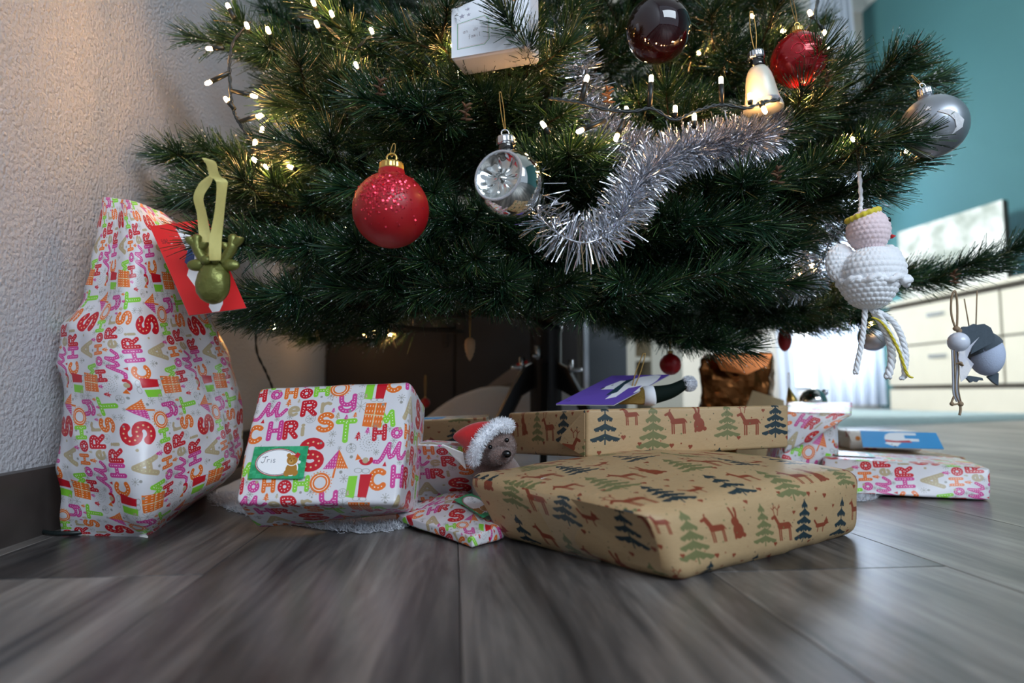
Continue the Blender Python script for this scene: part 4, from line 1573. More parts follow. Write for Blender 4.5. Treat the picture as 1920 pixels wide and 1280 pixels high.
# ------------------------------------------------------------------ branches and needles
def needles_along(path, n_per_m, nlen, w, rs, spread=(52, 24), t0=0.0):
    path = np.array(path)
    seg = np.linalg.norm(np.diff(path, axis=0), axis=1)
    cum = np.concatenate([[0], np.cumsum(seg)])
    Ltot = cum[-1]
    n = max(8, int(Ltot * (1 - t0) * n_per_m))
    t = t0 + (1 - t0) * np.sqrt(rs.uniform(0, 1, n)) ** .85
    s = t * Ltot
    k = np.clip(np.searchsorted(cum, s, 'right') - 1, 0, len(seg) - 1)
    f = (s - cum[k]) / np.maximum(seg[k], 1e-9)
    p = path[k] + (path[k + 1] - path[k]) * f[:, None]
    d = (path[k + 1] - path[k]) / np.maximum(seg[k], 1e-9)[:, None]
    r = rs.normal(size=(n, 3))
    r -= d * (r * d).sum(1)[:, None]
    r /= np.maximum(np.linalg.norm(r, axis=1), 1e-6)[:, None]
    al = np.radians(spread[0] + (spread[1] - spread[0]) * t ** 2 + rs.normal(0, 9, n))
    nd = d * np.cos(al)[:, None] + r * np.sin(al)[:, None]
    nd += np.array((0, 0, .06))
    nd /= np.linalg.norm(nd, axis=1)[:, None]
    ln = nlen * rs.uniform(.62, 1.08, n)
    sd = np.cross(nd, rs.normal(size=(n, 3)))
    sd /= np.maximum(np.linalg.norm(sd, axis=1), 1e-6)[:, None]
    V = np.empty((n, 4, 3))
    e = p + nd * ln[:, None]
    V[:, 0], V[:, 1] = p - sd * w / 2, p + sd * w / 2
    V[:, 2], V[:, 3] = e + sd * w * .27, e - sd * w * .27
    return V


def bez(a, c, b, n=12):
    return [a * (1 - t) ** 2 + c * 2 * t * (1 - t) + b * t * t for t in np.linspace(0, 1, n)]


SIL = [(478, -900), (478, -40), (470, 40), (452, 78), (520, 160), (505, 235), (440, 300), (400, 340), (380, 400), (470, 440), (440, 520), (430, 585), (540, 625), (700, 600), (860, 590),
       (1000, 595), (1180, 625), (1330, 650), (1480, 600), (1620, 580), (1590, 470), (1575, 420), (1660, 320), (1640, 200), (1590, 110), (1560, 50), (1530, 0), (1500, -900)]


def inside(x, y, poly=SIL):
    c = False
    n = len(poly)
    for i in range(n):
        (ax, ay), (bx, by) = poly[i], poly[(i + 1) % n]
        if (ay > y) != (by > y) and x < (bx - ax) * (y - ay) / (by - ay) + ax:
            c = not c
    return c


KEEP = [(920, 45, 88, .66), (1234, 57, 66, .70), (733, 394, 74, .64), (955, 340, 66, .64), (1428, 150, 40, .68), (1497, 110, 56, .71), (1755, 237, 50, .68), (1630, 480, 95, .70), (400, 470, 75, .58),
        (1180, 200, 40, .66), (1100, 430, 90, .66), (1290, 270, 90, .69), (1797, 640, 60, .78), (1850, 660, 60, .8), (1100, 170, 50, .66), (1221, 170, 45, .66), (1352, 175, 45, .66)]


def hides(p):
    x, y = proj(p)
    return any(p[1] < D + .02 and math.hypot(x - kx_, y - ky_) < r_ + 22 for kx_, ky_, r_, D in KEEP)


def clear_of_wall(p, gap=.05):
    return p[0] * math.cos(ROOM_ROT) + p[1] * math.sin(ROOM_ROT) > UL + gap


def branch(root, tip, rs, ntw=9, twl=.14, lift=.03, dens=2600, nlen=.043, w=.00115, start=.32, check=True, main_needles=.25, flat=.35):
    root, tip = np.asarray(root, float), np.asarray(tip, float)
    ctrl = (root + tip) / 2 + np.array((0, 0, lift))
    main = bez(root, ctrl, tip, 16)
    stems, quads = [], [needles_along(main, dens, nlen, w, rs, t0=main_needles)]
    side_sign = 1 if rs.uniform() < .5 else -1
    for i in range(ntw):
        t = start + (.97 - start) * (i + rs.uniform(.1, .9)) / ntw
        k = min(14, int(t * 15))
        p = main[k] + (main[k + 1] - main[k]) * (t * 15 - k)
        d = unit(main[k + 1] - main[k])
        up = np.array((0, 0, 1.0))
        sd = unit(np.cross(d, up)) * side_sign
        side_sign = -side_sign
        tl = twl * (1.2 - .65 * t) * rs.uniform(.75, 1.15)
        td = unit(d * .8 + sd * rs.uniform(.45, .9) + up * rs.normal(.05, flat))
        for _ in range(5):
            e = p + td * tl + d * tl * .12
            if clear_of_wall(e) and (not check or (inside(*proj(e)) and not hides(e))):
                break
            td = unit(td * .6 + unit(TRUNK + (0, 0, p[2]) - p) * .5)
            tl *= .8
        else:
            continue
        tw = bez(p, p + td * tl * .55, e, 7)
        stems.append((tw, .0016))
        quads.append(needles_along(tw, dens * 1.15, nlen * rs.uniform(.88, 1.05), w, rs))
    mb = MB()
    mb.tube(main, list(np.linspace(.0045, .0018, len(main))), 6)
    for tw, r in stems:
        mb.tube(tw, list(np.linspace(r, .0009, len(tw))), 5)
    bo = build('branch', mb, M['twig'], tree)
    quads_object('needles', np.concatenate(quads), M['needle'], bo, kind='stuff')
    return bo


rs = np.random.RandomState(5)
nb = 0
for (z0, L0_, nbr, dz) in ((.30, .60, 13, -.035), (.36, .60, 12, .02), (.44, .58, 12, .05), (.53, .56, 12, .06), (.63, .53, 12, .07), (.74, .50, 11, .08), (.88, .46, 10, .09), (1.05, .41, 9, .1), (1.25, .34, 8, .1), (1.45, .25, 7, .1)):
    off = rs.uniform(0, 360)
    for i in range(nbr):
        az = math.radians(off + 360 * i / nbr + rs.uniform(-9, 9))
        L_ = L0_ * rs.uniform(.86, 1.04)
        root = TRUNK + (0, 0, z0 + rs.uniform(-.02, .02))
        dr_ = np.array((math.cos(az), math.sin(az), 0))
        ok = None
        for _ in range(8):
            tip = root + dr_ * L_ + (0, 0, dz + rs.uniform(-.025, .035))
            if inside(*proj(tip)) and clear_of_wall(tip) and not hides(tip):
                ok = tip
                break
            L_ *= .88
        if ok is None:
            continue
        far = dr_[1] > .35
        branch(root, ok, rs, ntw=7 if far else 10, twl=.15, lift=.015, dens=1500 if far else 2500, w=.0014 if far else .00115)
        nb += 1

# the sprays that stand clear of the rest: (inner point, tip)
SPRAYS = [((640, 190, .92), (392, 48, .80), 8, .11), ((610, 130, .9), (470, 70, .74), 5, .09), ((590, 340, .92), (268, 285, .80), 9, .10), ((560, 400, .90), (282, 372, .82), 7, .08),
          ((560, 330, .95), (420, 290, .9), 5, .08), ((680, 420, .80), (345, 452, .585), 5, .06), ((640, 400, .84), (350, 335, .72), 7, .09),
          ((720, 540, .85), (468, 560, .68), 8, .10), ((700, 600, .95), (430, 596, .85), 6, .08), ((680, 590, 1.0), (560, 640, .98), 6, .08), ((690, 300, .8), (520, 130, .70), 7, .10),
          ((1420, 330, .90), (1752, 98, .76), 10, .09), ((1520, 250, .94), (1800, 178, .86), 6, .08), ((1440, 360, .80), (1722, 236, .615), 7, .075), ((1450, 400, .84), (1705, 320, .66), 8, .09),
          ((1400, 300, .85), (1580, 110, .68), 7, .09), ((1480, 290, .8), (1545, 165, .66), 5, .06),
          ((1330, 610, 1.02), (1915, 490, .86), 13, .085), ((1340, 590, 1.02), (1640, 585, .86), 9, .09), ((1250, 560, 1.05), (1560, 600, .95), 8, .09), ((1280, 540, .92), (1348, 672, .82), 6, .08), ((1200, 560, 1.05), (1300, 660, 1.0), 6, .08),
          ((1300, 430, .9), (1500, 470, .74), 7, .09), ((1250, 470, .85), (1440, 540, .72), 7, .1),
          ((860, 210, .8), (712, 195, .635), 7, .09), ((840, 330, .85), (760, 170, .66), 6, .09), ((930, 270, .85), (900, 165, .66), 6, .08), ((940, 190, .78), (1002, 62, .62), 7, .09), ((860, 160, .8), (800, 30, .66), 7, .09),
          ((700, 150, .85), (610, 15, .72), 7, .1), ((1090, 330, .8), (1062, 275, .66), 6, .08), ((1000, 420, .85), (1040, 300, .68), 5, .08),
          ((1330, 430, .82), (1442, 330, .655), 7, .08), ((1240, 460, .82), (1285, 400, .655), 7, .08), ((1230, 500, .85), (1180, 440, .70), 5, .08), ((1380, 400, .8), (1400, 420, .65), 5, .07),
          ((760, 470, .82), (620, 470, .66), 7, .1), ((780, 520, .85), (720, 540, .68), 7, .1), ((900, 500, .82), (880, 545, .67), 7, .1), ((980, 500, .85), (1010, 560, .68), 7, .1), ((1080, 540, .86), (1160, 560, .7), 7, .1),
          ((620, 330, .82), (560, 260, .68), 6, .09), ((860, 420, .8), (850, 400, .66), 6, .09), ((1060, 150, .95), (1040, 40, .84), 6, .1), ((1150, 180, .95), (1120, 60, .82), 6, .1), ((1330, 160, .95), (1360, 60, .82), 6, .1),
          ((1380, 200, .95), (1450, 30, .85), 6, .1), ((1250, 260, .95), (1240, 180, .8), 6, .1), ((1060, 420, .98), (985, 485, .76), 8, .1), ((1010, 400, .95), (940, 455, .74), 8, .1), ((1040, 480, .98), (1040, 520, .78), 7, .1)]
for a, b_, ntw, twl in SPRAYS:
    pa, pb_ = P(*a), P(*b_)
    pb_ = pb_ - unit(pb_ - pa) * .026
    inner = TRUNK + (0, 0, max(.24, min(1.4, pa[2] - .04)))
    root = pa + (inner - pa) * .45
    sb = branch(root, pb_, rs, ntw=ntw, twl=twl, lift=.0, dens=2700, start=.42, check=False, main_needles=.2, flat=.18)

# small brown cone buds tucked in the branches
M['bud'] = pmat('brown_bud', srgb(92, 66, 46), .85, noise_scale=120, noise_amt=.4)
for (x, y, D) in ((712, 165, .63), (873, 212, .64), (1140, 180, .68), (1790, 520, .84), (1550, 150, .66), (1458, 330, .64), (1720, 92, .74), (1660, 325, .655)):
    c = P(x, y, D)
    mb = MB()
    for k in range(9):
        a = k * 2.4
        q = c + np.array((math.cos(a) * .0045, math.sin(a) * .0045, (k - 4) * .0022))
        mb.tube([c + (0, 0, (k - 4) * .0018), q + (0, 0, .002), q + np.array((math.cos(a), math.sin(a), .8)) * .003], [.0016, .0013, .0004], 5)
    build('cone_bud', mb, M['bud'], tree)


# ------------------------------------------------------------------ tinsel
def tinsel(path, label, n_per_m=11000, ln=.031, w=.001, seed=1, name='tinsel_garland'):
    r_ = np.random.RandomState(seed)
    path = smooth_path(path, 10)
    t = thing(name, path[0], label, 'tinsel')
    build('core_string', MB().tube(path, .0011, 6), M['silver'], t)
    V = needles_along(path, n_per_m, ln, w, r_, spread=(88, 88))
    V2 = V.copy()
    V2[:, 2:] = V[:, 2:] + r_.normal(0, .002, (len(V), 1, 3))
    V2[:, 2], V2[:, 3] = V2[:, 2] + (V[:, 1] - V[:, 0]) * .23, V2[:, 3] - (V[:, 1] - V[:, 0]) * .23
    quads_object('strands', V2, M['tinsel'], t, kind='stuff')
    return t


tinsel([P(985, 285, .66), P(1010, 345, .65), P(1010, 400, .635), P(1050, 440, .62), P(1100, 455, .615), P(1150, 430, .62), P(1175, 380, .63), P(1210, 330, .64), P(1270, 290, .66), P(1340, 275, .675), P(1410, 262, .69), P(1450, 240, .72)],
       'thick silver tinsel garland looping down beside the silver reflector ball', seed=3)
tinsel([P(1030, 20, .80), P(1062, 75, .76), P(1095, 150, .74), P(1110, 215, .74), P(1160, 265, .72), P(1215, 290, .72)],
       'silver tinsel garland hanging behind the straight row of lit bulbs', seed=4, n_per_m=5200)
tinsel([P(1660, 330, .78), P(1610, 400, .78), P(1560, 450, .80), P(1520, 520, .84), P(1470, 540, .90), P(1410, 530, .95)],
       'silver tinsel garland shining copper behind the crocheted angel', seed=5, n_per_m=5200)


# ------------------------------------------------------------------ fairy lights
def bulb(parent, base, tip):
    base, tip = np.asarray(base, float), np.asarray(tip, float)
    d = unit(tip - base)
    so = build('bulb_socket', MB().tube([base, base + (tip - base) * .5, tip - d * .004], [.0026, .0030, .0030], 8), M['cable'], parent)
    build('bulb', MB().lathe([(.0002, -.004), (.0022, -.003), (.0024, .001), (.0019, .0036), (.0003, .0046)], tip, d, 8), M['bulb'], so)


def string_lights(label, cables, bulbs):
    t = thing('string_lights', cables[0][0], label, 'lights', 'fairy light strings on the tree')
    for c in cables:
        pth = smooth_path(c, 8)
        mb = MB()
        for ph in (0, math.pi):              # two twisted strands
            tw = []
            for i, p in enumerate(pth):
                a = i * .9 + ph
                tw.append(p + np.array((math.cos(a), 0, math.sin(a))) * .0011)
            mb.tube(tw, .0013, 6)
        build('cable', mb, M['cable'], t)
    for b_, t_ in bulbs:
        bulb(t, b_, t_)
    return t


q3 = lambda D, *l: [P(x, y, D) for x, y in l]
dl = .74
string_lights('dangling loop of black fairy-light cable against the white wall',
              [q3(dl, (470, 40), (440, 75), (431, 110), (431, 145), (434, 190), (441, 215), (450, 232), (470, 262), (492, 282), (530, 286))],
              [(P(*a, dl), P(*b_, dl)) for a, b_ in (((431, 136), (391, 155)), ((434, 170), (476, 180)), ((440, 205), (425, 187)), ((450, 228), (486, 217)), ((486, 275), (491, 244)), ((517, 290), (517, 259)),
                                                     ((476, 290), (478, 268)), ((440, 35), (428, 12)), ((420, 90), (393, 91)), ((560, 285), (548, 271)), ((490, 310), (478, 300)), ((512, 320), (500, 313)), ((556, 318), (545, 313)))])
ds = .645
string_lights('straight twisted cable with upright lit bulbs in front of the tinsel',
              [q3(ds, (1030, 184), (1060, 188), (1092, 193), (1140, 206), (1190, 208), (1222, 203), (1262, 224), (1290, 215), (1320, 203), (1355, 196), (1400, 202), (1430, 192), (1462, 186))],
              [(P(*a, ds), P(*b_, ds)) for a, b_ in (((1090, 190), (1100, 148)), ((1218, 200), (1221, 148)), ((1353, 194), (1352, 151)), ((1266, 220), (1266, 205)), ((1302, 240), (1302, 220)), ((1425, 190), (1433, 206)),
                                                     ((1135, 225), (1088, 245)), ((1170, 225), (1156, 257)), ((1030, 250), (1019, 234)), ((1407, 195), (1406, 182)))])
string_lights('fairy lights buried among the upper left branches',
              [[P(560, 30, .74), P(600, 40, .73), P(660, 90, .72), P(700, 70, .72), P(780, 110, .73), P(865, 150, .72), P(950, 125, .70), P(1010, 125, .72)]],
              [(P(x + 6, y + 14, .72), P(x, y, .71)) for x, y in ((463, 48), (503, 57), (588, 5), (594, 45), (622, 26), (697, 58), (668, 122), (862, 137), (850, 88), (950, 116), (1001, 114), (930, 95))] )
string_lights('fairy lights at the top right around the red glitter ball',
              [[P(1536, -10, .8), P(1526, 30, .8), P(1512, 52, .8), P(1490, 62, .8)], [P(1526, 32, .8), P(1540, 50, .8)]],
              [(P(1524, 36, .8), P(1519, 25, .8)), (P(1538, 48, .8), P(1547, 62, .8)), (P(1560, 100, .8), P(1550, 89, .8)), (P(1480, 62, .8), P(1470, 59, .8)), (P(1520, 185, .70), P(1511, 171, .69)), (P(1500, 190, .70), P(1507, 176, .69)),
               (P(1610, 275, .68), P(1600, 262, .67)), (P(1690, 290, .70), P(1702, 282, .69)), (P(1485, 515, .90), P(1497, 525, .885)), (P(1530, 490, .87), P(1522, 498, .86)), (P(1640, 600, .9), P(1633, 607, .89)),
               (P(1180, 220, .8), P(1175, 205, .79)), (P(1320, 110, .88), P(1310, 100, .86)), (P(1110, 60, .9), P(1100, 50, .88)), (P(1420, 40, .9), P(1410, 30, .88))])
string_lights('low fairy lights glowing under the bottom branches',
              [[P(478, 625, .95), P(500, 618, .95), P(600, 600, 1.0), P(700, 612, 1.05), P(760, 610, 1.05)],
               [P(480, 615, 1.1), P(482, 660, 1.1), P(500, 700, 1.1), P(512, 735, 1.1), P(514, 800, 1.12)]],
              [(P(520, 602, .95), P(515, 612, .95)), (P(698, 612, 1.05), P(702, 623, 1.05)), (P(736, 614, 1.05), P(732, 625, 1.05)), (P(680, 618, 1.1), P(684, 628, 1.1))])
rb_ = np.random.RandomState(44)
bk = [np.array((x, y, z)) for x, y, z in ((-.30, 1.18, .46), (-.33, 1.42, .40), (-.22, 1.62, .39), (-.08, 1.72, .40), (-.28, 1.30, .60), (-.34, 1.50, .55), (-.20, 1.66, .62), (-.30, 1.15, .72), (-.26, 1.45, .78), (-.12, 1.62, .82), (-.47, 1.62, .32), (-.48, 1.76, .33), (-.45, 1.9, .34), (-.40, 1.7, .36))]  # bulbs added out of sight to throw warm light on the wall
string_lights('added fairy lights hidden behind the tree to warm the stucco wall', [bk], [(p, p + np.array((-.014, .004, -.006))) for p in bk])
fc = thing('floor_cable', G(60, 985), 'thin black cable lying on the floor along the baseboard', 'cable')
build('cord', MB().tube(smooth_path([G(52, 984) + (0, 0, .012), G(62, 992) + (0, 0, .004), G(85, 1003) + (0, 0, .003), G(130, 1005) + (0, 0, .003), G(200, 998) + (0, 0, .003)]), .0022, 8), M['cable'], fc)


# ------------------------------------------------------------------ ornaments
def cord_loop(parent, a, b, w=.004, r=.0005, mat=None, name='hanging_loop'):
    """a thin closed loop of thread from a up to b"""
    a, b = np.asarray(a, float), np.asarray(b, float)
    s = np.array((1.0, 0, 0)) * w / 2
    m = (a + b) / 2
    pth = smooth_path([a, m + s, b + s * .6, b + (0, 0, w * .3), b - s * .6, m - s], 6, True)
    return build(name, MB().tube(pth, r, 6, closed=True), mat or M['gold_thread'], parent)


def ball_prof(r, neck=.28, nh=.16, m=26):
    p = []
    for j in range(m + 1):
        a = math.pi * j / m
        x, z = r * math.sin(a), -r * math.cos(a)
        if z > 0 and x < r * neck:
            break
        p.append((max(x, 1e-5), z))
    p.append((r * neck, p[-1][1] + r * nh))
    return p


def cap(parent, c, axis, rad, h, mat, ring=True, ribs=16):
    axis = unit(axis)
    fn = lambda r, hh, a, j: (r * (1 + (.045 * math.cos(ribs * a) if j < 4 else 0)), hh + (.0006 * math.cos(ribs * a) if j == 0 else 0))
    cp_ = build('cap', MB().lathe([(rad * 1.04, 0), (rad * 1.02, h * .3), (rad, h * .7), (rad * .97, h * .9), (rad * .8, h), (1e-5, h * 1.02)], c, axis, 64, fn), mat, parent)
    if ring:
        rr = rad * .42
        pth = [np.asarray(c) + axis * (h + rr * .9) + np.array((math.cos(t), 0, 0)) * rr + axis * math.sin(t) * rr for t in np.linspace(0, 2 * math.pi, 17)[:-1]]
        build('ring', MB().tube(pth, rad * .09, 6, closed=True), mat, cp_)
    return cp_


def glitter(parent, c, r, centre_dir, sig, n, mat, seed, size=.0006, name='glitter'):
    r_ = np.random.RandomState(seed)
    V = []
    for _ in range(n):
        d = unit(unit(centre_dir) + r_.normal(0, sig, 3))
        e1 = unit(np.cross(d, r_.normal(size=3)))
        dd = unit(d + r_.normal(0, .35, 3))
        e1 = unit(e1 - dd * np.dot(e1, dd))
        e2 = np.cross(dd, e1)
        p = np.asarray(c) + d * (r + .0004)
        s = size * r_.uniform(.6, 1.3)
        V.append([p + e1 * s, p + e2 * s, p - e1 * s, p - e2 * s])
    quads_object(name, np.array(V), mat, parent, kind='stuff')


def wide(mb_prof_n):
    return mb_prof_n


M['red_matt'] = pmat('satin_red_glass', srgb(168, 16, 26), .42, noise_scale=60, noise_amt=.08, coat=.1)
M['red_glitter'] = pmat('red_glitter', srgb(255, 70, 90), .25, .8)
M['red_gloss'] = pmat('glossy_red_glass', srgb(170, 10, 22), .16, .35, noise_scale=40, noise_amt=.08, coat=.6)
M['burgundy'] = pmat('black_cherry_glass', srgb(28, 4, 8), .05, noise_scale=20, coat=1.0)
M['mirror'] = pmat('mirrored_silver_glass', srgb(222, 224, 220), .05, 1.0, noise_scale=30, noise_amt=.03)
M['silver_glitter'] = pmat('silver_glitter', srgb(228, 232, 240), .35, .8, noise_scale=1500, noise_amt=.5, bump=.8, bump_scale=1600)
M['satin_silver'] = pmat('satin_silver_glass', srgb(176, 182, 190), .36, .8, noise_scale=30, noise_amt=.05)
M['pearl'] = pmat('pearl_white_glass', srgb(226, 222, 206), .28, .25, noise_scale=30, noise_amt=.05, coat=.4)
M['neck'] = pmat('dark_mirrored_neck', srgb(92, 90, 88), .12, 1.0, noise_scale=30, noise_amt=.06)

# red ball with a burst of glitter
c = P(733, 394, .60)
t = thing('bauble', c, 'matt red glitter bauble with a gold cap, hanging front left of centre', 'bauble')
R = .0362
build('ball', MB().lathe(ball_prof(R, .34, .14), c, (0, 0, 1), 56), M['red_matt'], t)
glitter(t, c, R, (-.02, -1, .28), .30, 420, M['red_glitter'], 1, .0011)
glitter(t, c, R, (.1, -.8, .6), .55, 160, M['red_glitter'], 2, .0008)
k = cap(t, c + (0, 0, R * 1.06), (0, 0, 1), .0112, .0085, M['gold'])
cord_loop(t, c + (0, 0, R * 1.06 + .014), c + (.0, .01, R * 1.06 + .03))

# mirrored ball with a flower hollow
c = P(955, 347, .60)
R = .0335
fd = unit((-.42, -.86, .10))
e1 = unit(np.cross(fd, (0, 0, 1)))
e2 = np.cross(e1, fd)


def hollow(p):
    d = unit(p)
    ca = np.dot(d, fd)
    th = math.degrees(math.acos(max(-1, min(1, ca))))
    if th > 46:
        return p
    ph = math.atan2(np.dot(d, e2), np.dot(d, e1))
    k = th / 46
    lob = abs(math.cos(3.5 * ph))
    dep = .014 * (1 - k ** 3) * (.55 + .45 * (1 - lob) * sst(.12, .5, k)) + .002 * math.cos(7 * ph) * sst(.1, .4, k) * (1 - sst(.7, .95, k))
    plane = R * math.cos(math.radians(46))
    q = d * R
    flat = q - fd * (np.dot(q, fd) - plane)
    return flat - fd * dep + fd * .004 * (1 - sst(0, .2, k))


t = thing('bauble', c, 'mirrored silver reflector bauble with a flower-shaped hollow beside the tinsel', 'bauble')
mb = MB().lathe([(max(1e-5, R * math.sin(math.pi * j / 110)), -R * math.cos(math.pi * j / 110)) for j in range(111)], (0, 0, 0), fd, 140)
mb.v = [tuple(np.array(hollow(np.array(p))) + c) for p in mb.v]
build('ball', mb, M['mirror'], t)
rim = [c + fd * R * math.cos(math.radians(45)) + (e1 * math.cos(a) + e2 * math.sin(a)) * R * math.sin(math.radians(45)) for a in np.linspace(0, 2 * math.pi, 49)[:-1]]
build('glitter_rim', MB().tube(rim, .0013, 8, closed=True), M['silver_glitter'], t)
ax = unit((-.08, 0, 1))
build('neck', MB().lathe([(.0088, R * .93), (.0084, R * 1.12), (.0084, R * 1.2)], c, ax, 32), M['neck'], t)
cap(t, c + ax * R * 1.18, ax, .0088, .0085, M['silver'], ribs=10)
cord_loop(t, c + ax * (R * 1.18 + .014), P(938, 175, .63), .003)

# dark cherry ball
c = P(1234, 57, .68)
R = .0355
t = thing('bauble', c, 'large glossy black cherry bauble hanging at the top of the tree', 'bauble')
build('ball', MB().lathe(ball_prof(R, .26, .12), c, (0, 0, 1), 56), M['burgundy'], t)
cap(t, c + (0, 0, R * 1.05), (0, 0, 1), .0095, .008, M['silver'])
cord_loop(t, c + (0, 0, R * 1.05 + .013), c + (0, .01, R * 1.05 + .05))

# bell shaped glass
c = P(1432, 208, .665)
t = thing('bell_ornament', c, 'pearl white glass bell with a silver cap, left of the glossy red bauble', 'ornament')
ax = unit(P(1415, 88, .665) - c)
Hb = np.linalg.norm(P(1417, 100, .665) - c)
build('bell', MB().lathe([(.0165, 0), (.0205, .0005), (.0205, .003), (.0182, Hb * .16), (.0165, Hb * .3), (.0148, Hb * .48), (.0132, Hb * .6), (.0112, Hb * .68), (.0086, Hb * .74)], c, ax, 44), M['pearl'], t)
build('silver_band', MB().lathe([(.0206, .0024), (.0196, Hb * .11), (.0186, Hb * .145)], c, ax, 44), M['silver_glitter'], t)
build('neck', MB().lathe([(.0086, Hb * .735), (.0078, Hb * .8), (.0078, Hb * .93)], c, ax, 32), M['neck'], t)
cap(t, c + ax * Hb * .9, ax, .0084, .0085, M['silver'], ring=False)
cord_loop(t, c + ax * (Hb * .9 + .0085), P(1409, 25, .67), .006)

# glossy red ball
c = P(1497, 113, .69)
R = .0297
t = thing('bauble', c, 'glossy red bauble with glittered swirls beside the white glass bell', 'bauble')
build('ball', MB().lathe(ball_prof(R, .2, .12), c, (0, 0, 1), 56), M['red_gloss'], t)
glitter(t, c, R, (0, -.5, 1), .42, 260, M['red_glitter'], 5, .0006)
for k, (dx_, dz_, rr) in enumerate(((-.45, -.05, .25), (.35, -.2, .2), (-.1, .35, .22))):
    d = unit((dx_, -1, dz_))
    a1 = unit(np.cross(d, (0, 0, 1)))
    a2 = np.cross(a1, d)
    pth = [c + unit(d + (a1 * math.cos(a) + a2 * math.sin(a)) * rr * (1 - a / 14)) * R * 1.004 for a in np.linspace(0, 5.6, 28)]
    build('swirl', MB().tube(pth, .0006, 5), M['red_glitter'], t)
cap(t, c + (0, 0, R * 1.06), (0, 0, 1), .007, .007, M['gold'])
cord_loop(t, c + (0, 0, R * 1.06 + .011), P(1482, -10, .77), .004)

# satin silver ball with stars
c = P(1751, 237, .66)
R = .0322
t = thing('bauble', c, 'satin silver bauble with white stars against the teal wall', 'bauble')
tilt = unit((-.22, 0, 1))
build('ball', MB().lathe(ball_prof(R, .2, .12), c, tilt, 56), M['satin_silver'], t)
cap(t, c + tilt * R * 1.06, tilt, .0075, .0085, M['silver'])
cord_loop(t, c + tilt * (R * 1.06 + .012), c + tilt * (R + .03) + (0, .01, 0), .003)
view = unit(-c + np.array((0, 0, CAM_H)))
vr = unit(np.cross((0, 0, 1.0), view)) * -1
vr = unit(np.cross(view, (0, 0, 1.0))) * -1
vu = np.cross(view, vr)
if vu[2] < 0:
    vu = -vu
if vr[0] < 0:
    vr = -vr


def on_ball(pts, off=.0009):
    return [c + unit(view + vr * x + vu * y) * (R + off) for x, y in pts]


def star_pts(x, y, r, rot=0):
    return [(x + (r if i % 2 == 0 else r * .42) * math.sin(math.pi * i / 5 + rot), y + (r if i % 2 == 0 else r * .42) * math.cos(math.pi * i / 5 + rot)) for i in range(10)]


def decal(name, pts, mat):
    mb = MB()
    cx, cy = np.mean([p[0] for p in pts]), np.mean([p[1] for p in pts])
    ring0 = on_ball(pts)
    ring1 = on_ball(pts, -.0006)
    n = len(pts)
    mb.add(ring0 + ring1 + on_ball([(cx, cy)]), [(i, (i + 1) % n, 2 * n) for i in range(n)] + [(n + i, n + (i + 1) % n, (i + 1) % n, i) for i in range(n)])
    build(name, mb, mat, t, smooth=False)


M['white_glitter'] = pmat('white_glitter', srgb(246, 247, 250), .8, noise_scale=1500, noise_amt=.2, bump=.5, bump_scale=1600)
for x, y, r, ro in ((.04, -.42, .17, .1), (-.16, .72, .16, -.1)):
    decal('star', star_pts(x, y, r, ro), M['white_glitter'])
band = [(.12, .50), (.30, .53), (.55, .52), (.85, .36), (1.25, .05), (1.3, -.15)]
low = [(1.1, -.28), (.75, -.35), (.55, -.42), (.72, -.18), (.66, .1), (.45, .32)]
for a, b_, c2, d2 in ((band[0], band[1], low[5], (.25, .42)), (band[1], band[2], low[4], low[5]), (band[2], band[3], low[3], low[4]), (band[3], band[4], low[0], low[3]), (low[3], low[0], low[1], low[2])):
    decal('swirl_band', [a, b_, c2, d2], M['white_glitter'])
for pts in ([(-.1, .3), (-.5, .3), (-.95, .25), (-.5, .1)], [(-.5, .1), (-.95, .25), (-1.1, -.1), (-.6, -.12)], [(-.6, -.12), (-1.1, -.1), (-.8, -.35), (-.35, -.38)]):
    decal('swirl_band', pts, M['white_glitter'])

# plain balls further back
for (x, y, D, rp_, mat, lab) in ((1636, 632, .95, 26, M['satin_silver'], 'plain silver bauble behind the dangling legs of the crocheted angel'),
                                 (1257, 683, 1.0, 20, M['red_matt'], 'small plain red bauble hanging low above the green gnome hat'),
                                 (797, 755, 1.3, 9, M['red_matt'], 'tiny red bauble lying on the blanket behind the labelled box'),
                                 (1471, 636, 1.05, 12, M['red_matt'], 'small red drop bauble under the branches left of the wide curtain')):
    c = P(x, y, D)
    R = rp_ * D / F_PX
    t = thing('bauble', c, lab, 'bauble')
    sc_ = 1.9 if rp_ == 12 else 1.0
    build('ball', MB().lathe([(r, h * sc_) for r, h in ball_prof(R, .22, .12)], c, (0, 0, 1), 36), mat, t)
    cap(t, c + (0, 0, R * 1.06 * sc_), (0, 0, 1), R * .22, R * .22, M['gold'])
    cord_loop(t, c + (0, 0, R * 1.4 * sc_), c + (0, 0, R * 1.4 * sc_ + .04), .003)
c = P(881, 652, 1.0)
t = thing('cone_ornament', c, 'pale wooden cone ornament hanging under the branches above the blanket', 'ornament')
M['pale_wood'] = pmat('pale_wood', srgb(206, 172, 132), .6, noise_scale=60, noise_amt=.15)
build('cone', MB().lathe([(1e-5, -.021), (.0035, -.016), (.0075, -.004), (.0085, .006), (.0075, .012), (.004, .0155), (1e-5, .0165)], c, (0, 0, 1), 24), M['pale_wood'], t)
for k in range(5):
    build('carved_ring', MB().tube([c + (0, 0, -.012 + k * .006) + np.array((math.cos(a), math.sin(a), 0)) * (.0058, .0076, .0086, .0086, .0074)[k] for a in np.linspace(0, 2 * math.pi, 21)[:-1]], .0004, 5, closed=True), M['pale_wood'], t)
cord_loop(t, c + (0, 0, .0165), c + (0, 0, .06), .002)
c = P(1525, 752, 1.1)
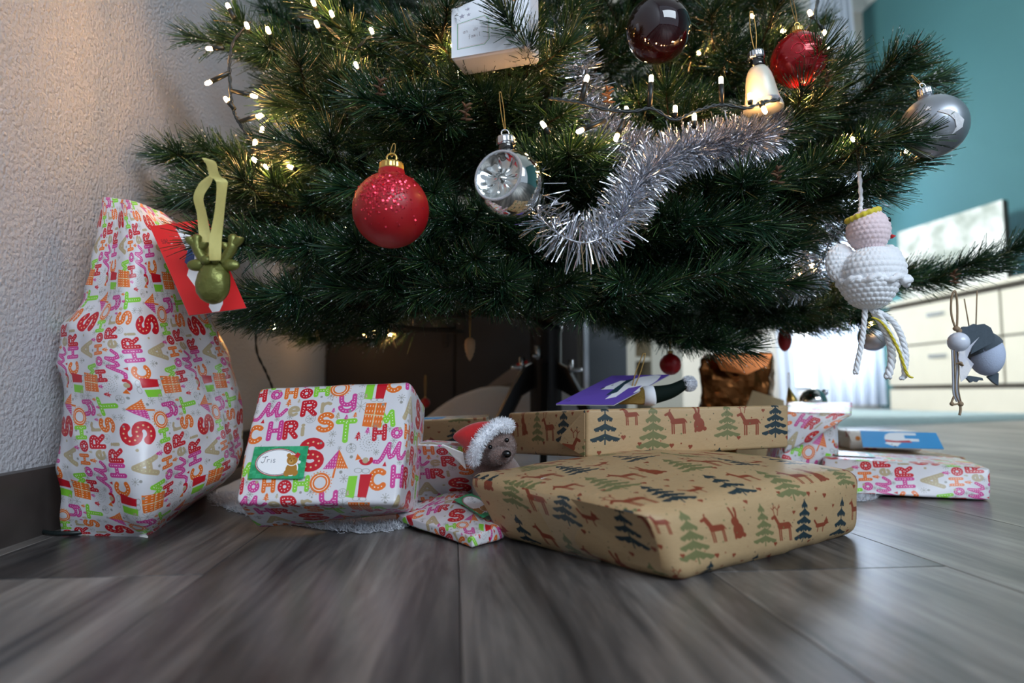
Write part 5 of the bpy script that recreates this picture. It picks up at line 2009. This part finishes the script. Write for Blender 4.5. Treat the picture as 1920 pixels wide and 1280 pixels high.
t = thing('bauble', c, 'shiny silver bauble lying behind the folded end of the lettered parcel', 'bauble')
build('ball', MB().lathe(ball_prof(.022, .22, .12), c, (.8, 0, .6), 36), M['mirror'], t)
cap(t, c + unit((.8, 0, .6)) * .0235, (.8, 0, .6), .005, .005, M['silver'])

# gold-green reindeer with a satin ribbon
M['olive_gold'] = pmat('olive_gold_paint', srgb(118, 120, 62), .36, .55, noise_scale=70, noise_amt=.25, bump=.35, bump_scale=130)
M['ribbon'] = pmat('pale_gold_satin', srgb(206, 194, 118), .32, .25, noise_scale=500, noise_amt=.06)
M['ribbon'].node_tree.nodes['Principled BSDF'].inputs['Anisotropic'].default_value = .6
Dr = .56
c = P(400, 528, Dr)
k_ = Dr / F_PX
t = thing('reindeer_ornament', c, 'olive gold reindeer head ornament with antlers on a pale gold ribbon', 'ornament')


def egg(r, h, a, j):
    z = h / .027
    return r * (1.0 + .1 * z * -1) * (1 + .03 * math.cos(3 * a + z * 3)), h


mb = MB().ball((0, 0, 0), .027, 40, 28, (.98, .72, 1.32), fn=egg)
RD = c.copy()
c = np.zeros(3)
half = lambda m_: (setattr(m_, 'v', [tuple(RD + np.array(p) * .56) for p in m_.v]), m_)[1]
mb.v = [tuple(np.array(p) + unit(np.array(p) - c) * .0012 * mnoise.noise(Vector(p) * 130)) for p in mb.v]
build('head', half(mb), M['olive_gold'], t)
for s in (-1, 1):
    root = c + np.array((s * .012, 0, .030))
    a_ = [root, root + (s * .010, 0, .014), root + (s * .017, 0, .030), root + (s * .015, 0, .046)]
    mb = MB().tube(smooth_path(a_, 5), [.0085] * 10 + [.008, .0075, .0075, .0072, .0066, .003][:6], 10)
    mb.tube(smooth_path([root + (s * .016, 0, .028), root + (s * .026, -.001, .036), root + (s * .028, -.002, .042)], 5), [.0072] * 9 + [.0066, .003], 10)
    mb.tube(smooth_path([root + (s * .013, 0, .02), root + (s * .004, -.002, .028), root + (s * .003, -.003, .033)], 5), [.0066] * 9 + [.006, .003], 10)
    build('antler', half(mb), M['olive_gold'], t)
    build('ear', half(MB().ball(c + (s * .026, -.002, .026), .0105, 18, 12, (1.5, .7, .9))), M['olive_gold'], t)
build('forelock', half(MB().ball(c + (-.006, -.014, .032), .008, 16, 10, (1.2, .8, .9)).ball(c + (.008, -.013, .031), .006, 16, 10)), M['olive_gold'], t)


def ribbon(path, width_dirs, label=None):
    rows = []
    for p, wv in zip(path, width_dirs):
        rows.append([p - wv / 2, p - wv / 4, p, p + wv / 4, p + wv / 2])
    a = np.array(rows)
    mb = MB()
    mb.grid(a)
    nrm_ = np.array((0, .0004, 0))
    b2 = mb.grid(a + nrm_)
    return mb


def rib(px_list, D0, wpx, dd=0):
    pts = smooth_path([P(x, y, D0 + dd * i) for i, (x, y) in enumerate(px_list)], 8)
    w = [np.array((1, .25 * math.sin(i * .25), .02)) * wpx * D0 / F_PX * (1 - .7 * sst(len(pts) - 9, len(pts), i)) for i in range(len(pts))]
    return ribbon(pts, w)


build('ribbon', rib([(403, 488), (404, 450), (411, 400), (416, 350), (414, 338), (402, 328), (395, 305), (382, 296)], Dr - .013, 21), M['ribbon'], t)
build('ribbon', rib([(393, 480), (384, 440), (378, 400), (372, 370), (384, 345), (398, 326)], Dr + .006, 20), M['ribbon'], t)


# crocheted angel
def stitched(mb, c, rows_, cols_, amp, axis_z=(0, 0, 1)):
    c = np.asarray(c)
    out = []
    for p in mb.v:
        d = np.array(p) - c
        rad = np.linalg.norm(d)
        az = math.atan2(d[1], d[0])
        el = d[2] / max(rad, 1e-9)
        rw = math.acos(max(-1, min(1, el))) / math.pi * rows_
        sh = .5 * (int(rw) % 2)
        f = abs(math.sin(math.pi * rw)) * abs(math.sin((az / (2 * math.pi) * cols_ + sh) * math.pi))
        out.append(tuple(np.array(p) + unit(d) * amp * (f ** .6)))
    mb.v = out
    return mb


Da = .66
ka = Da / F_PX
c = P(1630, 500, Da)
t = thing('crochet_angel', c, 'white crocheted angel with a pale pink head and long braided legs', 'ornament')
hc = P(1628, 433, Da)
build('head', stitched(MB().ball(hc, 37 * ka, 120, 80, (1, 1, 1.1)), hc, 13, 26, .0012), M['pink_wool'], t)
halo = [hc + np.array((math.cos(a) * 26 * ka - 9 * ka, math.sin(a) * 26 * ka, 30 * ka + 9 * ka * math.cos(a))) for a in np.linspace(0, 2 * math.pi, 65)[:-1]]
build('halo', MB().tube(halo, [.0030 + .0007 * math.cos(i * 1.6) for i in range(64)], 8, closed=True), M['yellow_wool'], t)
build('eye', MB().ball(hc + (26 * ka, -24 * ka, 15 * ka), 4.6 * ka, 14, 10, (.8, .8, 1.3)), M['black_gloss'], t)
build('mouth', MB().lathe([(4.6 * ka, 0), (3.4 * ka, 4 * ka), (.4 * ka, 9 * ka)], hc + (34 * ka, -14 * ka, -14 * ka), (1, -.25, .05), 12), M['red_felt'], t)
bc_ = P(1637, 508, Da)
build('body', stitched(MB().ball(bc_, 56 * ka, 150, 80, (1, .9, .82)), bc_, 14, 34, .0014), M['white_wool'], t)
# collar frill round the body
fr = []
for i in range(96):
    a = 2 * math.pi * i / 96
    rr = (57 + 3.5 * math.cos(9 * a)) * ka
    fr.append(bc_ + np.array((math.cos(a) * rr, math.sin(a) * rr * .9, (-22 + 4 * math.sin(9 * a)) * ka)))
build('frill', MB().tube(fr, [(6.0 + 1.6 * math.cos(i * math.pi * .66)) * ka for i in range(96)], 10, closed=True), M['white_wool'], t)
sc2 = P(1630, 545, Da)
cone_c = sc2
mb = MB().lathe([(2 * ka, -38 * ka), (20 * ka, -34 * ka), (36 * ka, -20 * ka), (46 * ka, 0), (52 * ka, 16 * ka)], cone_c, (0, 0, 1), 120)
mb2 = MB()
prof = [(2, -36), (14, -34), (24, -29), (33, -22), (40, -12), (46, -2), (50, 8), (52, 16)]
pr2 = []
for j in range(71):
    s = j / 70 * (len(prof) - 1)
    i = min(int(s), len(prof) - 2)
    f = s - i
    pr2.append(((prof[i][0] * (1 - f) + prof[i + 1][0] * f) * ka, (prof[i][1] * (1 - f) + prof[i + 1][1] * f) * ka))


def st_fn(r, h, a, j):
    rw = j / 70 * 8
    f = abs(math.sin(math.pi * rw)) * abs(math.sin((a / (2 * math.pi) * 26 + .5 * (int(rw) % 2)) * math.pi))
    return r + .0016 * f ** .6, h


mb2.lathe(pr2, cone_c, (0, 0, 1), 156, st_fn)
build('skirt', mb2, M['white_wool'], t)
wc = P(1577, 494, Da + .01)
build('wing', stitched(MB().ball(wc, 33 * ka, 90, 60, (.86, .5, 1.12)), wc, 9, 20, .0014).ball(wc + (9 * ka, -10 * ka, 2 * ka), 15 * ka, 24, 16, (1, .7, 1.2)), M['white_wool'], t)
wc2 = P(1668, 490, Da + .055)
build('wing', stitched(MB().ball(wc2, 30 * ka, 80, 50, (.86, .5, 1.12)), wc2, 9, 20, .0014), M['white_wool'], t)


def braid(pts, D, r, mat=None, dy=0.0):
    pth = smooth_path([P(x, y, D) + (0, dy, 0) for x, y in pts], 9)
    mb = MB()
    n = len(pth)
    for ph in (0, 2.1, 4.2):
        mb.tube([p + np.array((math.cos(i * .75 + ph), math.sin(i * .75 + ph), .3 * math.sin(i * .75 + ph))) * r * .55 for i, p in enumerate(pth)], r * .62, 6)
    return build('braided_leg' if mat is None else 'yarn', mb, mat or M['white_wool'], t)


braid([(1622, 578), (1620, 610), (1616, 640), (1610, 670), (1604, 700)], Da, .0026)
braid([(1636, 580), (1655, 610), (1668, 640), (1672, 675), (1664, 708)], Da, .0036)
braid([(1644, 582), (1672, 600), (1690, 630), (1698, 665), (1696, 690)], Da, .0030)
braid([(1640, 584), (1662, 620), (1684, 660), (1692, 700), (1686, 710)], Da, .0026, dy=-.004)
braid([(1627, 597), (1641, 604), (1658, 625), (1676, 660), (1690, 700), (1700, 708)], Da, .0014, M['yellow_wool'], dy=-.009)
build('hanging_cord', MB().tube(smooth_path([hc + (-14 * ka, 0, 38 * ka), P(1614, 372, Da), P(1611, 322, Da)], 14), [.0021 + .0005 * math.cos(i * 1.4) for i in range(29)], 8), M['white_wool'], t)
cord_loop(t, P(1611, 323, Da), P(1607, 262, Da), .002, .0004, M['twig'], 'hanging_thread')

# wooden bead figure and stuffed bird
M['bead'] = pmat('white_lacquered_bead', srgb(216, 222, 236), .25, noise_scale=20, noise_amt=.03, coat=.4)
M['twine'] = pmat('natural_twine', srgb(150, 128, 102), .9, noise_scale=500, noise_amt=.3)
M['tulle'] = pmat('white_tulle', srgb(226, 228, 240), .8, alpha=.55, noise_scale=900, noise_amt=.1)
Db = .72
kb = Db / F_PX
c = P(1797, 641, Db)
t = thing('bead_figure', c, 'small white bead-headed figure with tulle wings and twine legs', 'ornament')
build('head', MB().ball(c, 18.5 * kb, 32, 20), M['bead'], t)
for k, pts in enumerate(([(1786, 656), (1787, 680), (1788, 715), (1789, 738), (1795, 752)], [(1792, 656), (1795, 690), (1794, 725), (1797, 745), (1800, 756)])):
    lp_ = build('leg', MB().tube(smooth_path([P(x, y, Db + .004 * k) for x, y in pts], 6), .0016, 7), M['bead'], t)
    build('twine_wrap', MB().tube(smooth_path([P(x + 3, y, Db + .004 * k - .002) for x, y in pts], 6), .0007, 5), M['twine'], lp_)
build('foot', MB().tube(smooth_path([P(1790, 740, Db), P(1784, 757, Db), P(1796, 757, Db), P(1800, 756, Db)], 5), .0011, 6).ball(P(1785, 757, Db), 4 * kb, 10, 8).ball(P(1801, 757, Db), 5 * kb, 10, 8)
      .tube(smooth_path([P(1800, 757, Db), P(1801, 768, Db), P(1799, 778, Db)], 5), .0013, 6), M['twine'], t)
for dz, pts in ((-.004, [(1800, 655), (1816, 650), (1836, 632), (1822, 650), (1813, 672), (1804, 690), (1797, 672)]), (.004, [(1798, 660), (1812, 668), (1826, 682), (1812, 708), (1802, 716), (1798, 690)])):
    rows = []
    ctr = P(1800, 668, Db)
    mb = MB().prism([P(x, y, Db + dz) for x, y in pts], (0, .0006, 0))
    build('tulle_wing', mb, M['tulle'], t, smooth=False)
build('twine_tie', MB().tube(smooth_path([P(1793, 682, Db - .004), P(1800, 680, Db - .006), P(1806, 685, Db - .005), P(1800, 684, Db - .004)], 5), .0009, 6).ball(P(1801, 681, Db - .004), .0022, 10, 8), M['twine'], t)
kn = P(1793, 616, Db)
build('knot', MB().ball(kn, 6 * kb, 12, 8, (1, 1, .8)).ball(kn + (5 * kb, 0, -4 * kb), 5 * kb, 12, 8), M['twine'], t)
build('hanging_loop', MB().tube(smooth_path([kn, P(1784, 590, Db), P(1784, 560, Db), P(1790, 545, Db), P(1794, 560, Db), P(1795, 590, Db)], 6, True), .0011, 6, closed=True), M['twine'], t)

Dp = .76
kp = Dp / F_PX
c = P(1849, 664, Dp)
t = thing('stuffed_bird', c, 'stuffed pale blue bird with grey felt wings hanging on two cords', 'ornament')
M['pale_blue_cloth'] = pmat('pale_blue_cloth', srgb(186, 198, 222), .9, noise_scale=500, noise_amt=.06, bump=.2, bump_scale=900)
M['grey_felt'] = pmat('grey_felt', srgb(70, 82, 92), .95, noise_scale=400, noise_amt=.2, sheen=.3)
ax = unit((.35, -.1, -.9))
build('body', MB().ball(c, 36 * kp, 40, 28, (.82, .82, 1.12), axis=ax), M['pale_blue_cloth'], t)


def felt(name, pts, D, th=.003, bulge=.0):
    return build(name, MB().prism([P(x, y, D) for x, y in pts], (0, th, 0)), M['grey_felt'], t, smooth=False)


# the grey back: a shell over the upper side of the body
mb = MB().ball(c, 38 * kp, 48, 28, (.86, .84, 1.12), axis=ax)
keep = []
for f in mb.f:
    q = np.mean([mb.v[i] for i in f], axis=0)
    x, y = proj(q)
    if y < 672 - .45 * (x - 1815) + 2 * math.sin(x * .35):
        keep.append(f)
mb.f = keep
build('back', mb, M['grey_felt'], t)
felt('wing', [(1798, 622), (1806, 612), (1816, 612), (1826, 607), (1838, 610), (1832, 632), (1820, 660), (1808, 650), (1800, 636)], Dp - .032)
felt('wing', [(1836, 608), (1846, 607), (1858, 614), (1866, 632), (1864, 640), (1842, 652), (1820, 664), (1828, 640)], Dp - .029)
felt('tail', [(1852, 706), (1868, 697), (1873, 700), (1872, 722), (1862, 716)], Dp)
felt('foot', [(1810, 706), (1818, 704), (1842, 708), (1844, 713), (1836, 712), (1832, 716), (1826, 714), (1820, 717), (1816, 712)], Dp - .01)
for (a, b_) in (((1817, 612), (1808, 560)), ((1830, 608), (1832, 545))):
    build('hanging_cord', MB().tube([P(*a, Dp - .01), P(*b_, Dp)], .0007, 6), M['twine'], t)

# printed white parcel ornament at the top
Dq = .64
bl_, br_ = P(845, 112, Dq), P(993, 88, Dq)
tl_, tr_ = P(845, 18, Dq), P(992, -40, Dq)
qx = Hexa(corners_from(bl_, br_, tl_, tr_, (0.012, .03, -.003)))
t = thing('letter_box', bl_, 'white letter-shaped box with stamp, postmark and address panel among the top branches', 'ornament')
mb = qx.mesh(R=.004, n=8, crumple=.0, bulge=(0, .001, 0))
build('box', mb, pmat('white_card_box', srgb(226, 228, 236), .4, noise_scale=20, noise_amt=.02), t)
build('printed_front', qx.patch('front', -.97, .95, -.97, .97, .0008, bulge=.0012), M['parcel'], t)
cord_loop(t, qx.at((0, 0, 1)), qx.at((0, 0, 1)) + (0, 0, .05), .004)


# ------------------------------------------------------------------ soft toys between the gifts
def fur(parent, pts_n, mat, ln, seed, name='fur', w=.0006):
    r_ = np.random.RandomState(seed)
    V = []
    for p, n in pts_n:
        d = unit(n + r_.normal(0, .45, 3))
        s = unit(np.cross(d, r_.normal(size=3))) * w / 2
        e = p + d * ln * r_.uniform(.6, 1.2)
        V.append([p - s, p + s, e + s * .3, e - s * .3])
    quads_object(name, np.array(V), mat, parent, kind='stuff')


M['white_fur'] = pmat('white_fur', srgb(238, 240, 246), .9, sheen=.3)
M['brown_plush'] = pmat('brown_plush', srgb(132, 106, 98), .95, noise_scale=300, noise_amt=.25, bump=.8, bump_scale=600, sheen=.4)
Dh = .715
kh = Dh / F_PX
c = P(926, 838, Dh)
t = thing('plush_toy', c, 'brown plush toy in a red Santa hat peeking from behind the kraft parcels', 'toy')
mb = MB().ball(c, 38 * kh, 40, 28, (1.05, .95, .92))
build('head', mb, M['brown_plush'], t)
build('body', MB().ball(c + (.004, .03, -.045), .03, 32, 20, (1.0, .9, 1.25)), M['brown_plush'], t)
sn = P(938, 853, Dh - .021)
build('snout', MB().ball(sn, 19 * kh, 28, 18, (1.15, .8, .85)), M['brown_plush'], t)
build('nose', MB().ball(P(950, 851, Dh - .036), 7.5 * kh, 20, 14, (1.1, .8, .9)), M['black_gloss'], t)
for x, y, dd in ((919, 838, .029), (950, 825, .0275)):
    build('eye', MB().ball(P(x, y, Dh - dd), 4.2 * kh, 16, 12), M['black_gloss'], t)
fr_r = random.Random(8)
sph = []
for _ in range(5200):
    d = unit([fr_r.gauss(0, 1) for _ in range(3)])
    sph.append((c + d * (1.05, .95, .92) * 38 * kh, d))
for _ in range(1300):
    d = unit([fr_r.gauss(0, 1) for _ in range(3)])
    sph.append((sn + d * (1.15, .8, .85) * 19 * kh, d))
fur(t, sph, M['brown_plush'], .0022, 4, w=.0004)
# hat: tilted to the left and folded over
hb = [P(x, y, D_) for x, y, D_ in ((888, 862, Dh - .012), (893, 838, Dh - .030), (912, 812, Dh - .030), (934, 797, Dh - .022), (952, 798, Dh - .004), (944, 800, Dh + .02), (916, 812, Dh + .03), (894, 842, Dh + .018))]
hbs = smooth_path(hb, 6, True)
hcn = np.mean(hb, axis=0)
tipf = P(851, 815, Dh - .006)
mid_ = P(893, 783, Dh)
rows = []
for j in range(19):
    s = j / 18
    cx_ = hcn * (1 - s) ** 2 + P(886, 796, Dh) * 2 * s * (1 - s) + tipf * s * s
    sc_ = (1 - s) ** .62 + .02
    rows.append([cx_ + (p - hcn) * sc_ * 1.0 for p in hbs])
mb = MB()
mb.grid(np.array(rows), wrap_u=True)
hat = build('santa_hat', mb, M['red_felt'], t)
brim = MB().tube(hbs, 9.5 * kh, 12, closed=True)
bo = build('fur_brim', brim, M['white_fur'], hat)
bp = []
hbn = np.array(hbs)
for _ in range(6000):
    i = fr_r.randrange(len(hbn))
    p = hbn[i] + (hbn[(i + 1) % len(hbn)] - hbn[i]) * fr_r.random()
    tn = unit(hbn[(i + 1) % len(hbn)] - hbn[i])
    d = unit(np.cross(tn, unit([fr_r.gauss(0, 1) for _ in range(3)])))
    bp.append((p + d * 9 * kh, d))
V = []
r_ = np.random.RandomState(9)
for p, n in bp:
    d = unit(n + r_.normal(0, .5, 3))
    s = unit(np.cross(d, r_.normal(size=3))) * .0003
    e = p + d * .0042 * r_.uniform(.5, 1.2)
    V.append([p - s, p + s, e + s * .3, e - s * .3])
quads_object('brim_fur', np.array(V), M['white_fur'], hat, kind='stuff')

# gnome lying on the kraft box
M['green_velvet'] = pmat('dark_green_velvet', srgb(5, 22, 17), .8, noise_scale=200, noise_amt=.2, spec=.2)
M['gold_glit'] = pmat('gold_glitter', srgb(198, 164, 90), .4, .75, noise_scale=1300, noise_amt=.6, bump=1, bump_scale=1300)
Dg = .81
kg = Dg / F_PX
t = thing('gnome_ornament', P(1200, 752, Dg), 'small gnome lying under the purple card, with dark green hat and gold beard', 'ornament')
pa, pb_, pc_ = P(1222, 741, Dg), P(1258, 733, Dg), P(1286, 718, Dg)
path = smooth_path([pa, pb_, pc_], 8)
build('hat', MB().tube(path, list(np.linspace(17.5 * kg, 9 * kg, len(path))), 20), M['green_velvet'], t)
build('brim', MB().tube([P(1206, 742, Dg), P(1222, 741.5, Dg), P(1226, 741, Dg)], [17.8 * kg, 19 * kg, 18.5 * kg], 20), M['white_fur'], t)
build('beard', MB().tube([P(1160, 753, Dg), P(1180, 748, Dg), P(1208, 742, Dg)], [5 * kg, 10 * kg, 17 * kg], 20), M['gold_glit'], t)
pm_ = P(1292, 719, Dg)
pp = build('pompom', MB().ball(pm_, 12 * kg, 20, 14), M['white_fur'], t)
V = []
for _ in range(1500):
    d = unit([fr_r.gauss(0, 1) for _ in range(3)])
    s = unit(np.cross(d, [fr_r.gauss(0, 1) for _ in range(3)])) * .0004
    p = pm_ + d * 11 * kg
    e = p + d * .0032
    V.append([p - s, p + s, e + s * .4, e - s * .4])
quads_object('pompom_fur', np.array(V), M['white_fur'], pp, kind='stuff')
cord_loop(t, P(1184, 735, Dg + .005), P(1207, 666, Dg + .005), .006, .0008)

# crumpled gold bag in the background
M['gold_foil'] = pmat('brown_gold_foil', srgb(112, 66, 26), .25, .8, noise_scale=14, noise_amt=.35, bump=.8, bump_scale=30)
M['gold_foil_edge'] = pmat('orange_foil', srgb(178, 98, 36), .35, .5, noise_scale=30, noise_amt=.2)
Df = 1.32
cs = [[[P(1318, 856, Df), P(1312, 668, Df)], [P(1330, 850, Df + .1), P(1325, 668, Df + .1)]], [[P(1440, 856, Df), P(1452, 664, Df)], [P(1440, 850, Df + .1), P(1448, 664, Df + .1)]]]
gx = Hexa(cs)
t = thing('gift_bag', gx.at((0, 0, -1)), 'crumpled brown gold foil bag behind the kraft box', 'bag')
build('foil', gx.mesh(R=.008, n=18, crumple=.014, freq=16, seed=3, bulge=(.004, .01, 0)), M['gold_foil'], t, smooth=False)
build('folded_top', MB().prism([P(1338, 664, Df - .02), P(1448, 664, Df - .02), P(1440, 684, Df - .025), P(1400, 702, Df - .03), P(1352, 694, Df - .025)], (0, .004, .004)), M['gold_foil_edge'], t, smooth=False)
t = thing('kraft_envelope', P(1440, 752, 1.2), 'pale kraft envelope flap standing in front of the gold foil bag', 'envelope')
M['pale_kraft'] = pmat('pale_kraft_paper', srgb(202, 178, 134), .6, noise_scale=60, noise_amt=.08)
build('flap', MB().prism([P(1384, 800, 1.2), P(1412, 732, 1.2), P(1470, 750, 1.2), P(1470, 800, 1.2)], (0, .004, 0)), M['pale_kraft'], t, smooth=False)
build('body', MB().prism([P(1380, 880, 1.203), P(1384, 800, 1.203), P(1470, 800, 1.203), P(1470, 880, 1.203)], (0, .004, 0)), M['pale_kraft'], t, smooth=False)
t = thing('gold_cone', P(1485, 756, 1.15), 'narrow gold cone ornament standing left of the silver bauble', 'ornament')
build('cone', MB().lathe([(.009, -.02), (.0105, -.005), (.0085, .01), (.001, .03)], P(1486, 757, 1.15), (-.2, 0, 1), 20), M['gold'], t)
cord_loop(t, P(1480, 735, 1.15), P(1479, 700, 1.15), .003)
